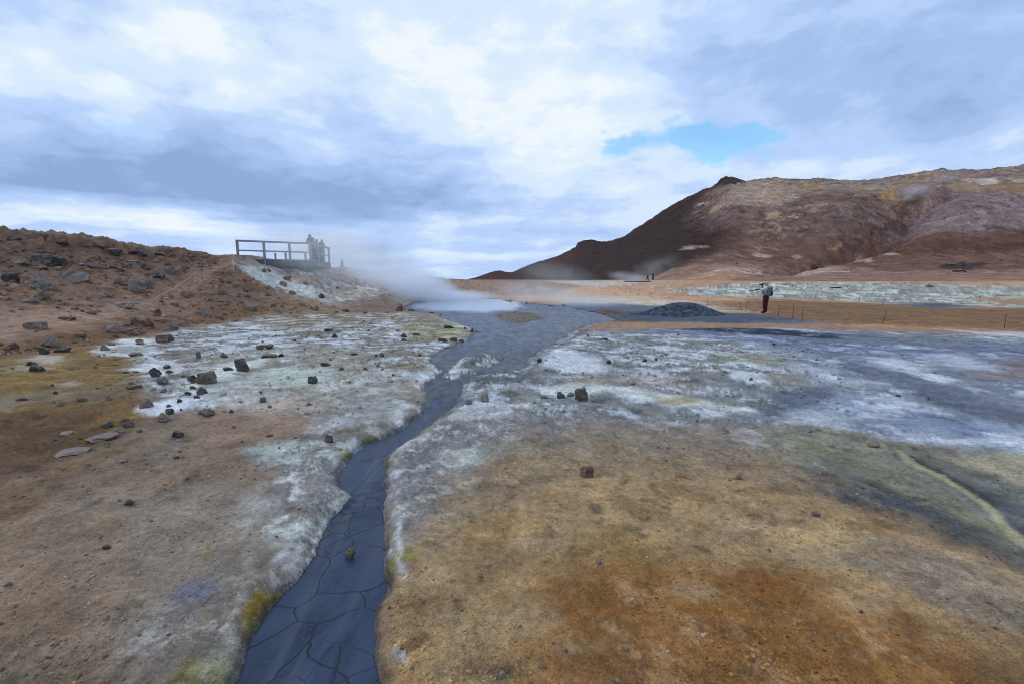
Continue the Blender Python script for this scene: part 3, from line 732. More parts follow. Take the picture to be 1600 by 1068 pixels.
B = nt.math('ADD', B, nt.math('MULTIPLY', nt.math('SUBTRACT', nD, .5), nt.math('ADD', .22, nt.math('MULTIPLY', lowf, .14))))
B = nt.math('ADD', B, nt.math('MULTIPLY', nt.math('SUBTRACT', nE, .5), .16))
for t in SKYB: B = nt.math('ADD', B, blob(*t[:4], t[4] * .82))
ramp = nt.new('ShaderNodeValToRGB'); nt.l.new(B, ramp.inputs[0])
cr = ramp.color_ramp; cr.interpolation = 'EASE'
SKYC = [(0.0, (146,172,218)), (.25, (164,192,236)), (.5, (185,211,252)), (.75, (214,233,254)), (1.0, (240,248,254))]
while len(cr.elements) < len(SKYC): cr.elements.new(.5)
for e_, (p_, c_) in zip(cr.elements, SKYC): e_.position = p_; e_.color = col4(lin(c_))
cloud = nt.vmath('SCALE', ramp.outputs[0], scale=10.0)
hole = nt.math('ADD', nt.math('ADD', blob(1140,222,90,26,1.45), blob(985,216,95,20,1.15)), nt.math('ADD', blob(1195,192,70,18,.7), blob(1070,205,60,16,.35)))
hn = nt.math('ADD', nt.math('MULTIPLY', nt.math('SUBTRACT', nE, .5), 1.1), nt.math('MULTIPLY', nt.math('SUBTRACT', nD, .5), .5))
hole = nt.math('MULTIPLY', nt.mapr(nt.math('ADD', hole, hn), .45, 1.35), .8)
blue = nt.mix(1, sky.outputs[0], (1.35, 2.05, 2.15, 1), 'MULTIPLY')
nt.set(bg.inputs['Color'], nt.mix(hole, cloud, blue))

sd_ = bpy.data.lights.new('sun', 'SUN'); sd_.energy = .9; sd_.angle = math.radians(18); sd_.color = (1, .96, .9)
so = bpy.data.objects.new('sun', sd_); COL.objects.link(so)
so.rotation_euler = (math.radians(90) - SUN_EL, 0, math.radians(180) - SUN_AZ)

# ------------------------------------------------------------------ camera and view
cd = bpy.data.cameras.new('camera'); cam = bpy.data.objects.new('camera', cd); COL.objects.link(cam)
cd.lens = 16; cd.sensor_width = 36; cd.clip_end = 30000; cd.clip_start = .05
cam.location = (0, 0, H); cam.rotation_euler = (math.radians(90) - PITCH, 0, 0)
scene.camera = cam
vs = scene.view_settings; vs.view_transform = 'Standard'; vs.look = 'None'; vs.exposure = 0; vs.gamma = 1
scene.render.engine = 'CYCLES'
cy = scene.cycles; cy.use_denoising = True; cy.max_bounces = 10; cy.diffuse_bounces = 3; cy.glossy_bounces = 3; cy.volume_bounces = 9; cy.volume_max_steps = 256
cy.pixel_filter_type = 'BLACKMAN_HARRIS'; cy.filter_width = 1.0
cy.use_adaptive_sampling = True; cy.adaptive_threshold = .015
# ------------------------------------------------------------------ rocks
def rock_mat(name, c1, c2, moss=None, dust_light=.7):
    m, nt, b = material(name)
    p = nt.obj(); rnd = nt.new('ShaderNodeObjectInfo').outputs['Random']
    pp = nt.vmath('ADD', nt.pos(), nt.vmath('SCALE', (3, 5, 7), scale=rnd))
    n1 = nt.noise(pp, 3.5, 8, .65); n2 = nt.noise(pp, 26, 5, .65)
    c = nt.mix(nt.mapr(n1, .3, .7), col4(c1), col4(c2))
    c = nt.mix(1, c, nt.mapr(n2, .25, .75, .6, 1.35), 'MULTIPLY')
    c = nt.mix(1, c, nt.mapr(rnd, 0, 1, .8, 1.2, False), 'MULTIPLY')
    if moss:
        c = nt.mix(nt.mapr(nt.noise(pp, 9, 5), .47, .6), c, col4(moss))
    nz = nt.new('ShaderNodeSeparateXYZ'); nt.l.new(nt.new('ShaderNodeNewGeometry').outputs['Normal'], nz.inputs[0])
    oz = nt.new('ShaderNodeSeparateXYZ'); nt.l.new(p, oz.inputs[0])
    top_light_dust = nt.math('MULTIPLY', nt.mapr(nz.outputs[2], .35, .95), nt.mapr(n1, .36, .58))          # light from above painted onto flat tops, along with wind-blown dusting
    skirt = nt.math('MULTIPLY', nt.mapr(nt.math('ADD', oz.outputs[2], nt.math('MULTIPLY', n2, .3)), .42, .05), .7)
    c = nt.mix(nt.math('MULTIPLY', nt.math('MAXIMUM', top_light_dust, skirt), dust_light), c, col4((.27, .205, .165)))
    nt.set(b.inputs['Base Color'], c); b.inputs['Roughness'].default_value = .9; b.inputs['Specular IOR Level'].default_value = .2
    h = nt.math('ADD', n1, nt.math('MULTIPLY', n2, .3))
    nt.set(b.inputs['Normal'], nt.bump(h, .9, .05))
    return m
RM = {'dark': rock_mat('dark_lava', (.040,.036,.034), (.115,.103,.095)),
      'brown': rock_mat('brown_rock', (.10,.073,.058), (.26,.198,.163)),
      'grey': rock_mat('grey_rock', (.105,.082,.067), (.27,.22,.185)),
      'reddish': rock_mat('reddish_rock', (.11,.06,.045), (.22,.14,.105)),
      'pale': rock_mat('pale_rock', (.19,.155,.125), (.32,.27,.225)),
      'mossy': rock_mat('mossy_rock', (.06,.052,.045), (.20,.18,.16), (.11,.095,.035)),
      'olive': rock_mat('olive_rock', (.070,.062,.045), (.165,.146,.11))}

def ico(sub):
    bm = bmesh.new(); bmesh.ops.create_icosphere(bm, subdivisions=sub, radius=1)
    V = np.array([v.co[:] for v in bm.verts]); F = np.array([[v.index for v in f.verts] for f in bm.faces]); bm.free()
    return V, F
ICO = {k: ico(k) for k in (1, 2, 3, 4)}

def rock_shape(seed, flat=False, sub=4, block=False):
    r = np.random.default_rng(seed)
    V, F = ICO[sub]; V = V.copy()
    if block: V = V / np.abs(V).max(1)[:, None] * .8; V = V * .75 + ICO[sub][0] * .25
    n = 4 if block else 9 if not flat else 7
    for _ in range(n):                                  # broken faces
        d = r.normal(size=3)
        if flat: d[2] *= .35
        d /= np.linalg.norm(d); c = r.uniform(.52, .82)
        k = V @ d - c
        V -= np.clip(k, 0, None)[:, None] * d * .96
    o = r.uniform(0, 50, 3)
    sc = np.array([mnoise.fractal(Vector(v * 1.5 + o), 1.0, 2.0, 4) for v in V])
    fine = np.array([mnoise.fractal(Vector(v * 5 + o), 1.0, 2.0, 3) for v in V])
    V *= (1 + .24 * sc + .085 * fine)[:, None]
    V[:, :2] /= np.abs(V[:, :2]).max(0) * 2
    z0, z1 = V[:, 2].min(), V[:, 2].max()
    V[:, 2] = (V[:, 2] - z0) / (z1 - z0) * 1.35 - .35
    if flat:
        top = V[:, 2] > .6
        V[top, 2] = .6 + (V[top, 2] - .6) * .35
        V[:, 2] = np.where(V[:, 2] > 0, V[:, 2] / V[:, 2].max(), V[:, 2])
    return V, F
SHAPES = {('rock', i): rock_shape(100 + i) for i in range(12)}
SHAPES.update({('slab', i): rock_shape(200 + i, True) for i in range(5)})
SHAPES.update({('block', i): rock_shape(300 + i, False, 4, True) for i in range(3)})
_rm = {}
def rock_mesh(kind, i, colr):
    if (kind, i, colr) not in _rm:
        V, F = SHAPES[(kind, i)]
        _rm[(kind, i, colr)] = mesh_np('rock_surface', V, F, [RM[colr]], smooth=False)
    return _rm[(kind, i, colr)]

# u, v of the foot, width, height in the photo, colour, label (None: described from its neighbours)
ROCKS = [
 # on the brown bank
 (102,412,21,11,'brown','blunt brown rock alone on the upper bank below the twig plant'),
 (8,442,30,20,'dark','dark craggy outcrop cut by the edge of the view on the left bank'),
 (50,452,52,30,'grey','large grey jagged outcrop with pale veins near the left edge of the bank'),
 (110,440,52,24,'grey','broad low grey outcrop with a dark crown on the open sandy bank'),
 (142,420,34,13,'brown','wide brown ledge rock on the bank behind the broad grey outcrop'),
 (175,420,30,9,'brown',None),
 (185,446,25,17,'brown','rounded brown boulder leading the row of grey boulders on the bank'),
 (212,458,29,29,'grey','tall grey boulder at the lower end of the boulder row on the bank'),
 (230,452,20,27,'grey','steep grey boulder with a split face, second in the boulder row'),
 (241,434,30,19,'grey','wide grey boulder in the middle of the boulder row on the bank'),
 (262,427,20,15,'grey','dark-sided boulder next to the top end of the boulder row'),
 (278,424,19,14,'grey','grey boulder at the top end of the boulder row by the path'),
 (292,421,12,9,'brown',None),
 (205,418,42,15,'brown','long dark brown ledge behind the boulder row'),
 (60,468,36,18,'brown','brown split slab below the large jagged outcrop'),
 (38,473,28,11,'brown',None), (10,470,20,9,'brown',None),
 (165,464,28,11,'brown',None),
 (185,479,33,9,'pale','flat tan slab lying in the middle of the sandy path'),
 (112,484,15,6,'brown',None), (140,491,20,8,'brown',None), (127,487,12,6,'brown',None),
 (45,514,42,15,'pale','long pale flat rock half buried in the sand at the left'),
 (100,500,34,8,'brown',None),
 (73,542,31,18,'brown','big rounded brown boulder at the foot of the bank on the left'),
 (122,527,24,10,'brown',None), (12,545,27,11,'brown',None),
 (166,520,27,16,'brown','brown boulder at the left end of the row along the foot of the bank'),
 (197,522,36,12,'brown','flat wide brown rock in the row along the foot of the bank'),
 (228,511,21,18,'reddish','upright reddish boulder above the row along the foot of the bank'),
 (205,504,29,14,'brown',None), (240,489,22,10,'brown',None), (246,503,20,10,'brown',None),
 (257,517,32,15,'grey','grey layered rock at the right end of the row along the bank foot'),
 (283,510,25,12,'grey',None),
 (251,535,27,15,'reddish','red-brown block at the very edge of the white crust'),
 (216,538,15,6,'brown',None), (270,478,18,9,'brown',None), (285,463,17,12,'brown',None), (298,463,12,9,'grey',None),
 (312,454,12,5,'dark',None), (327,471,15,10,'brown',None), (314,493,28,12,'grey','grey and pale broken rock low on the bank beyond the rope'),
 (347,461,23,12,'brown',None), (353,478,15,7,'brown',None), (345,441,12,8,'reddish',None),
 (368,447,22,9,'pale','pale wedge-shaped slab on the bank under the viewing platform'),
 (343,430,19,11,'dark',None), (358,428,14,8,'grey',None), (390,486,23,11,'pale','pale flat slab low on the bank towards the steam'),
 (371,464,14,8,'brown',None), (383,464,14,8,'brown',None), (318,404,17,7,'grey','grey boulder on the skyline beside the platform'),
 (296,401,14,6,'grey',None), (335,404,9,4,'dark',None),
 (13,376,34,11,'dark',None), (92,382,28,9,'dark',None), (140,389,38,11,'dark','long dark ledge on the skyline of the left bank'), (172,395,32,12,'dark',None), (210,398,36,10,'dark',None), (245,399,22,7,'dark',None), (265,401,22,6,'dark',None),
 (62,411,52,19,'dark','dark rugged outcrop high on the bank above the big grey one'), (25,412,38,16,'dark',None), (52,422,40,12,'brown',None), (85,422,26,10,'dark',None),
 (499,466,14,10,'dark','dark rock on the pale slope below the platform'), (411,425,12,9,'dark',None), (419,424,11,7,'grey',None), (527,451,8,5,'dark',None), (476,444,9,5,'dark',None),
 (440,446,20,9,'grey',None), (455,460,16,9,'brown',None), (470,478,14,8,'grey',None), (430,487,18,9,'brown',None), (490,484,17,8,'brown',None), (415,462,16,8,'brown',None), (400,470,18,7,'brown',None), (445,437,22,8,'grey',None),
 (622,486,14,14,'brown','upright brown rock at the steaming edge of the mud pool'), (640,486,8,6,'grey',None), (605,490,9,5,'brown',None), (540,487,16,7,'brown',None), (570,490,12,5,'grey',None),
 # on the yellow and white crust
 (65,553,19,10,'dark',None), (90,550,32,8,'dark','thin dark ledge on the yellow ground at the left'), (158,548,17,9,'grey',None), (173,540,14,6,'dark',None), (214,535,16,6,'brown',None), (207,557,21,6,'dark',None),
 (46,581,29,11,'dark','flat dark rock ringed with pale salt on the yellow ground'), (47,571,16,7,'dark',None),
 (238,590,23,16,'dark','knobbly dark rock on a white rimmed patch of crust'), (252,600,19,12,'grey','smooth grey stone below the knobbly dark rock'),
 (298,598,20,12,'dark','small dark block leaning on the big brown boulder'), (320,599,33,21,'brown','big brown boulder with a shaded front on the white crust'), (375,580,24,23,'dark','blocky dark boulder tilted up on the white crust'),
 (309,560,9,12,'olive',None), (346,558,15,7,'dark',None), (353,579,17,6,'dark',None), (259,576,14,6,'dark',None), (261,582,13,5,'dark',None),
 (315,616,21,12,'olive','greenish rock below the big brown boulder'), (300,608,11,6,'dark',None), (291,617,14,6,'dark',None), (305,623,11,6,'dark',None), (278,629,10,6,'dark',None), (262,636,10,5,'dark',None), (253,613,12,5,'dark',None),
 (263,647,18,10,'dark','dark stone at the edge of the small white puddle of salt'), (249,660,28,14,'brown','pitted tan rock below the small white puddle of salt'), (222,638,27,15,'brown','ridged brown rock at the end of the small white puddle of salt'), (317,651,27,11,'brown','flat brown rock with dark underside above the brown sand'), (360,645,8,5,'dark',None), (283,641,6,4,'dark',None),
 (275,683,19,10,'dark','lone dark pointed stone on the bare brown sand'), (378,691,5,4,'dark',None),
 (164,668,21,9,'olive',None), (198,668,21,9,'olive',None), (191,660,16,7,'brown',None), (180,676,22,8,'brown',None), (216,675,10,4,'brown',None), (166,625,16,7,'brown',None),
 (97,680,28,8,'pale',None), (150,690,52,13,'pale','broad pale crusted slab on the dark brown ground'), (100,712,60,13,'pale','largest pale slab lying flat on the dark brown ground'), (190,723,14,5,'pale',None),
 (125,627,18,7,'brown',None), (30,626,20,5,'brown',None), (165,698,8,4,'pale',None), (137,727,9,4,'brown',None), (205,608,26,6,'brown',None),
 (275,716,17,6,'olive',None), (282,716,9,4,'pale',None),
 (486,599,17,13,'dark','round dark boulder standing alone on the grey crust'), (408,628,13,9,'brown','rounded brown stone on pinkish crust'), (420,637,9,5,'grey',None), (482,633,11,5,'pale',None),
 (520,528,13,9,'dark','dark stone on the far white crust'), (511,518,22,7,'grey',None), (631,527,11,8,'dark','small dark peak-shaped stone near the pool shore'), (630,533,11,5,'olive',None), (576,518,8,5,'dark',None),
 (596,557,10,6,'dark',None), (587,557,6,4,'dark',None), (552,555,15,5,'olive',None), (533,578,13,5,'dark',None), (571,578,9,4,'dark',None), (597,578,6,3,'grey',None), (506,572,18,6,'olive',None), (656,556,7,4,'dark',None), (437,557,11,5,'dark',None), (388,530,5,4,'dark',None), (410,535,5,3,'dark',None), (460,533,9,4,'dark',None), (372,515,6,3,'dark',None),
 (410,546,32,8,'olive','flat ochre topped slab on the far white crust'), (415,559,28,6,'olive','second ochre slab on the white crust, nearer the boulder'), (650,524,16,5,'olive',None),
 (514,691,19,13,'dark','dark boulder above the moss at the bend of the stream'), (419,682,15,5,'brown',None), (436,700,5,3,'dark',None),
 (736,519,8,8,'dark','black stone on the spit at the pool outlet'), (747,522,9,5,'dark',None), (690,534,22,7,'olive','low olive ledge at the stream edge by the pool outlet'), (709,533,15,7,'dark',None), (721,534,12,5,'dark',None), (757,527,20,4,'olive',None), (727,514,6,4,'dark',None), (737,531,7,5,'dark',None), (700,513,20,7,'olive',None),
 # right of the stream
 (756,628,17,15,'grey','rounded grey stone beside the stream on the right bank'), (733,632,14,7,'mossy','low moss-tinted rock at the right stream bank'),
 (910,626,25,23,'olive','squarish dark boulder, the largest on the white crust right of the stream'), (878,622,19,12,'dark','lower dark rock next to the squarish boulder'), (892,619,14,6,'olive',None), (850,622,14,5,'grey',None),
 (952,568,9,6,'dark',None), (1008,565,9,5,'dark',None), (1026,563,7,5,'dark',None), (919,526,6,4,'dark',None), (945,531,13,4,'dark',None), (1174,594,9,5,'dark',None), (843,566,10,7,'dark',None), (1210,539,8,4,'dark',None), (1060,524,7,3,'dark',None),
 (919,745,26,18,'reddish','reddish cut rock lying on the tan sand right of the stream'), (1156,749,11,6,'brown','small crumbly brown stone on the tan sand, away from the reddish rock'), (1372,699,20,9,'brown','flat brown rock on the greenish wash at the right'), (1362,695,8,4,'dark',None), (1406,620,9,4,'dark','left one of two dark stones on the pale blue flat'), (1452,624,6,4,'dark','right one of two dark stones on the pale blue flat'),
 (936,881,13,11,'grey','angular grey stone on the ochre foreground'), (1278,808,17,9,'grey','lumpy grey stone where tan ground turns to slate'), (1203,861,9,5,'grey',None), (1240,876,8,4,'pale',None),
 (548,899,24,17,'mossy','mossy rock standing in the cracked mud of the stream'),
 (198,789,19,10,'dark','half buried dark stone on the brown foreground at the left'), (160,858,18,8,'olive','weathered greenish lump in the brown foreground at the left'),
 (8,917,14,8,'pale','whitish stone at the left edge of the foreground'), (847,1044,11,9,'pale','smooth white pebble on the ochre foreground'), (785,1060,15,13,'pale','chalky lump at the lower edge of the foreground beside the mud'), (965,1068,14,10,'pale','white lumpy stone at the lower edge of the ochre foreground'),
 (1177,1034,10,8,'grey','blue-grey pebble among the clods at the lower right'), (1347,957,10,6,'grey','bluish pebble on the rusty ground at the right'), (980,1016,9,6,'pale',None), (888,983,5,4,'pale',None), (900,981,4,4,'pale',None), (974,988,8,7,'grey',None), (937,937,6,5,'grey',None), (1150,412.5,15,5,'grey','grey boulder with a dark underside at the foot of the slope'), (1283,418.5,16,5,'dark','dark low rock at the foot of the slope'),
 (1500,416,32,5,'dark','long dark outcrop low on the far slope at the right'), (1503,424.5,22,4,'dark','second dark outcrop low on the far slope, nearer the white flat'), (1228,446,12,3,'grey',None), (1308,451,20,3,'dark',None), (1455,449,12,6,'grey',None),
 (797,473,9,5,'grey',None), (823,474,6,4,'dark',None), (880,478,7,4,'grey',None),
]
# scattered smaller rocks of the bank and the crust
def scatter(poly, n, wr, colors, flat=.25):
    P = np.array(poly, float); out = []
    while len(out) < n:
        u = random.uniform(P[:, 0].min(), P[:, 0].max()); v = random.uniform(P[:, 1].min(), P[:, 1].max())
        if polysd(np.array([u]), np.array([v]), P)[0] < 0 and all(abs(u - q[0]) > (q[2] + 5) * .6 or abs(v - q[1]) > q[3] * .6 + 2 for q in ROCKS + out):
            w_ = random.uniform(*wr) * random.uniform(.6, 1)
            out.append((u, v, w_, w_ * random.uniform(.35, .65), random.choice(colors), None))
    return out
ROCKS += scatter([(0,392),(120,392),(300,406),(330,412),(250,435),(120,432),(0,430)], 26, (9,22), ['brown','brown','dark'])
ROCKS += scatter([(0,455),(60,480),(20,490),(0,485)], 3, (8,16), ['brown'])
ROCKS += scatter([(250,470),(330,432),(420,440),(480,470),(420,492),(300,505),(250,495)], 30, (6,14), ['brown','brown','grey','dark'])
ROCKS += scatter([(60,545),(200,530),(230,560),(120,660),(0,650),(0,560)], 12, (6,13), ['brown','dark'])
ROCKS += scatter([(240,600),(420,545),(640,500),(680,530),(660,570),(480,640),(300,640)], 18, (4,8), ['dark','dark','olive','grey'])
ROCKS += scatter([(860,530),(1200,530),(1250,600),(900,610)], 7, (4,6), ['dark','olive'])
ROCKS += scatter([(1000,446),(1350,443),(1550,452),(1500,476),(1200,462)], 6, (4,7), ['dark','grey'])

pts = unproj([(r_[0], r_[1]) for r_ in ROCKS], True)
zs = terrain(pts[:, 0], pts[:, 1], True)
placed = []
SLABW = {'pale'}
for i, ((u, v, w_, h_, colr, lab), (x, y), z) in enumerate(zip(ROCKS, pts, zs)):
    if v < 535 and u < 620: w_, h_ = w_ * (.9 if lab else .75), h_ * (.85 if lab else .7)
    elif colr == 'pale' and w_ > 25: w_, h_ = w_ * .85, h_ * .55
    else: w_, h_ = w_ * .9, h_ * .9
    W = w_ * y / FPX; Hh = h_ * y / FPX * (.9 if v > 700 else 1.0)
    if v < 545 and u < 620 and colr == 'dark' and v > 400 and not lab: colr = 'brown'
    kind = 'slab' if h_ < w_ * .36 else 'rock'
    if (u, v) in ((910,626),(375,580),(320,599),(251,535),(486,599),(919,745)): kind = 'block'
    me = rock_mesh(kind, i % {'slab': 5, 'rock': 12, 'block': 3}[kind], colr)
    dep = W * random.uniform(.6, .95)
    name = 'boulder' if W > .45 else ('stone' if W < .2 else 'rock')
    o = put(name, me); o['category'] = name
    o.location = (x, y + dep * .38, min(z, terrain(np.array([x]), np.array([y + dep * .38]))[0]) - (.22 if v < 545 else .08) * Hh)
    if u == 548: o.location.z = MUDZ
    # turn the shape but keep the width across the view
    o.rotation_euler = (random.uniform(-.12, .12), random.uniform(-.12, .12), random.choice((0, math.pi)) + random.uniform(-.35, .35))
    o.scale = (W, dep, Hh * (1.22 if kind == 'rock' else 1.1))
    placed.append((o, u, v, w_, colr, lab, name, kind))

# labels: the hand written ones first, then each remaining rock from its size, colour and nearest named neighbours
LM = [('the squarish boulder', 910, 622, 's'), ('the mossy rock in the mud', 548, 893, 's'), ('the big brown boulder on the crust', 320, 595, 'c'), ('the tilted blocky dark boulder', 375, 576, 'c'), ('the round lone boulder', 486, 596, 'c'),
 ('the knobbly dark rock', 238, 586, 'c'), ('the white salt puddle', 262, 633, 'c'), ('the largest pale slab', 100, 708, 'c'), ('the lone pointed stone', 275, 680, 'c'), ('the salt-ringed flat rock', 46, 577, 'c'),
 ('the big boulder at the bank foot', 73, 536, 'b'), ('the red-brown block', 251, 530, 'b'), ('the tall boulder of the boulder row', 212, 446, 'b'), ('the jagged grey outcrop', 50, 440, 'b'), ('the broad grey outcrop', 110, 430, 'b'), ('the flat slab on the path', 185, 475, 'b'),
 ('the pale wedge slab', 368, 443, 'b'), ('the viewing platform', 440, 405, 'b'), ('the upright rock by the steam', 622, 480, 'b'), ('the ochre topped slab', 410, 543, 'c'), ('the peak-shaped stone', 631, 524, 'c'), ('the black stone on the spit', 736, 516, 'c'),
 ('the long skyline ledge', 140, 384, 'b'), ('the twig plant', 71, 370, 'b'), ('the photographer', 1195, 465, 's'), ('the gravel mound', 1085, 485, 's'), ('the reddish cut rock', 919, 738, 's'), ('the angular grey stone', 936, 877, 's'), ('the rusty foreground patch', 1180, 910, 's'),
 ('the bend of the stream', 590, 690, 'c'), ('the pale slope under the platform', 480, 440, 'b'), ('the lower rope post', 254, 465, 'b'), ('the upper rope post', 316, 428, 'b'), ('the two walkers', 1015, 435, 's'), ('the mud islet', 808, 496, 's'), ('the dark rugged outcrop', 62, 405, 'b')]
CW = {'dark': 'dark', 'brown': 'brown', 'grey': 'grey', 'reddish': 'reddish', 'pale': 'pale', 'mossy': 'moss-tinted', 'olive': 'olive-brown'}
used = set(); todo = []
for t in placed:
    if t[5]: t[0]['label'] = t[5]; used.add(t[5])
    else: todo.append(t)
def rel(du, dv, land):
    if abs(dv) * 2.2 > abs(du): return 'behind' if dv < 0 else 'in front of'
    if land == 's': return 'on the stream side of' if du < 0 else 'on the far right side of'
    return 'on the left of' if du < 0 else 'on the right of'
for o, u, v, w_, colr, lab, name, kind in todo:
    size = 'tiny' if w_ < 7 else 'small' if w_ < 13 else 'medium' if w_ < 24 else 'large'
    shp = ('flat ' if kind == 'slab' else '') + name
    near_ = sorted(LM, key=lambda L: (L[1] - u) ** 2 + ((L[2] - v) * 2) ** 2)
    done = False
    for L in near_[:3]:
        r_ = rel(u - L[1], v - L[2], L[3]); dd = math.hypot(u - L[1], 2 * (v - L[2]))
        how = 'close ' if dd < 30 else '' if dd < 75 else 'well '
        s_ = f"{size} {CW[colr]} {shp} {how}{r_} {L[0]}".replace('close on', 'just on').replace('well on', 'some way on').replace('well in front', 'some way in front').replace('well behind', 'some way behind')
        if s_ not in used: used.add(s_); o['label'] = s_; done = True; break
    if not done:
        for L in near_[:3]:
            for M in near_[1:6]:
                if M[0] == L[0]: continue
                s_ = f"{size} {CW[colr]} {shp} between {L[0]} and {M[0]}"
                if s_ not in used and len(s_.split()) <= 16: used.add(s_); o['label'] = s_; done = True; break
            if done: break
    if not done:
        o['label'] = f"{size} {CW[colr]} {shp} on the ground near {near_[0][0]}"; used.add(o['label'])
for o, u, v, w_, colr, lab, name, kind in placed:
    if v > 640 or (u > 740 and v > 480): g_ = 'loose stones on the open ground'
    elif u > 740: g_ = 'rocks on the far flats and slope'
    elif v < 530 and u < 640: g_ = 'rocks on the left bank'
    else: g_ = 'rocks on the mineral crust'
    o['group'] = g_

# countless grit and clods of the foreground
m_peb, nt, b = material('grit')
tint = nt.attr('tint'); nn = nt.noise(nt.pos(), 60, 4, .6)
nt.set(b.inputs['Base Color'], nt.mix(1, tint, nt.mapr(nn, .3, .7, .7, 1.25), 'MULTIPLY')); b.inputs['Roughness'].default_value = .9; b.inputs['Specular IOR Level'].default_value = .2
def grit(name, n, smin, smax, seed, far, clump, outline=None):
    r = np.random.default_rng(seed)
    uu = r.uniform(-60, 1660, n * 3); vv = 1068 - (1068 - far) * r.uniform(0, 1, n * 3) ** 1.6 + 30
    P = flat_pt(uu, vv)
    if outline:
        Q_ = unproj(outline); lo, hi = Q_.min(0), Q_.max(0)
        P = r.uniform(lo, hi, (n * 6, 2)); P = P[polysd(P[:, 0], P[:, 1], Q_) < 0]
    dens = fbm(P[:, 0] * clump, P[:, 1] * clump, 4, seed)
    sd = polysd(P[:, 0], P[:, 1], MUD)
    ok = (sd > .06) & (dens > r.uniform(-.25, .45, len(P)))
    P = P[ok][:n]; n = len(P)
    V0, F0 = ICO[1]
    size = smin * (smax / smin) ** (r.uniform(0, 1, n) ** 2.6) * (1 if outline else np.clip(P[:, 1] / 4, .7, 2.2))
    A = r.normal(size=(n, 3, 3)); Q, _ = np.linalg.qr(A)
    V = V0[None] * r.uniform(.65, 1.2, (n, len(V0), 1)) * np.array([1, .8, .6])
    V = np.einsum('nij,nvj->nvi', Q, V) * size[:, None, None]
    V[..., 2] *= .8
    z = ground_z(P[:, 0], P[:, 1])[0]
    V += np.stack([P[:, 0], P[:, 1], z + size * .12], -1)[:, None, :]
    F = (F0[None] + (np.arange(n) * len(V0))[:, None, None]).reshape(-1, 3)
    c = paint(P[:, 0], P[:, 1], GZ, (126, 109, 95))
    k = r.uniform(0, 1, n)
    c = c * r.uniform(.7, 1.3, n)[:, None]
    c = np.where((k > .965)[:, None], lerp(c, np.array([.42, .39, .36]), .65), c)
    c = np.where((k < .10)[:, None], lerp(c, np.array([.06, .055, .055]), .6), c)
    me = mesh_np(name, V.reshape(-1, 3), F, [m_peb], {'tint': np.repeat(np.clip(c, .01, .8), len(V0), 0)}, smooth=False)
    put(name, me, kind='stuff')
grit('gravel', 12000, .0035, .024, 7, 640, 1.1)
grit('rubble', 2600, .02, .17, 9, 640, .45, [(-60,385),(0,372),(100,380),(250,399),(340,406),(420,440),(520,475),(560,488),(400,500),(280,515),(100,548),(-60,560)])
grit('crust_crumbs', 2500, .012, .07, 12, 640, .8, [(120,560),(300,515),(640,492),(720,520),(650,640),(560,720),(420,690),(200,660)])
grit('crust_crumbs', 1800, .012, .06, 13, 640, .8, [(850,560),(920,520),(1300,540),(1400,640),(1200,670),(700,660),(740,600)])

# ------------------------------------------------------------------ islet in the pool
def heap(name, foot, rise, mat, seed, rough, tintf=None):
    """a low heap of earth over an outline on the mud"""
    P = np.array(foot); c = P.mean(0); n = 90; m = 26
    a = np.linspace(0, 2 * np.pi, n, endpoint=False)
    ang = np.arctan2(P[:, 1] - c[1], P[:, 0] - c[0]); rad = np.hypot(P[:, 0] - c[0], P[:, 1] - c[1])
    o = np.argsort(ang); R = np.interp(a, ang[o], rad[o], period=2 * np.pi)
    k = np.linspace(1.06, 0.0, m)[:, None]
    X = c[0] + np.cos(a)[None] * R[None] * k; Y = c[1] + np.sin(a)[None] * R[None] * k
    Zz = rise * (1 - np.clip(k, 0, 1) ** 2.4) * np.ones_like(X) - .06 * (k > 1.0)
    Zz = Zz + rough * fbm(X * 1.6, Y * 1.6, 5, seed, .6) * np.clip(1.06 - k, 0, 1) ** .3
    V = np.stack([X - c[0], Y - c[1], Zz], -1).reshape(-1, 3)
    me = mesh_np(name, V, grid_faces(m, n, True), [mat])
    return me, c
m_islet = rock_mat('islet_earth', (.10,.088,.066), (.21,.185,.14))
fp = flat_pt(*np.array([(783,496),(792,491),(805,488),(822,489),(834,494),(832,500),(818,504),(800,504),(788,500)], float).T, MUDZ)
me, c0 = heap('islet', fp, .20, m_islet, 3, .10)
o = put('islet', me, label='low brown earth islet in the grey mud pool', category='islet'); o.location = (c0[0], c0[1], MUDZ)

# ------------------------------------------------------------------ gravel mound of the fumarole
m_gm = rock_mat('blue_black_gravel', (.036,.05,.07), (.15,.18,.22), None, 0)
d0 = flat_pt(1085, 494)[1]; gx, gy = S_(1085, 494) * d0, d0 + 1.4
n, m = 110, 40
a = np.linspace(0, 2 * np.pi, n, endpoint=False); k = np.linspace(1, 0, m)[:, None]
RX = np.where(np.cos(a) > 0, 2.15, 2.5)[None]; X = np.cos(a)[None] * k * RX; Y = np.sin(a)[None] * k * 1.5
prof = np.interp(1 - k, [0, .12, .5, .75, .9, 1], [-.08, .04, .36, .52, .56, .54])
Zz = prof + .05 * fbm(X * 1.3, Y * 1.3, 4, 5) * 2.6 * np.clip(1 - k, 0, 1) + .04 * fbm(X * 9, Y * 9, 3, 6)
V = [np.stack([X, Y, Zz], -1).reshape(-1, 3)]; F = [grid_faces(m, n, True)]
F = [np.concatenate([F[0][:, [0, 1, 2]], F[0][:, [0, 2, 3]]])]; base = n * m
r = np.random.default_rng(3); V0, F0 = ICO[1]
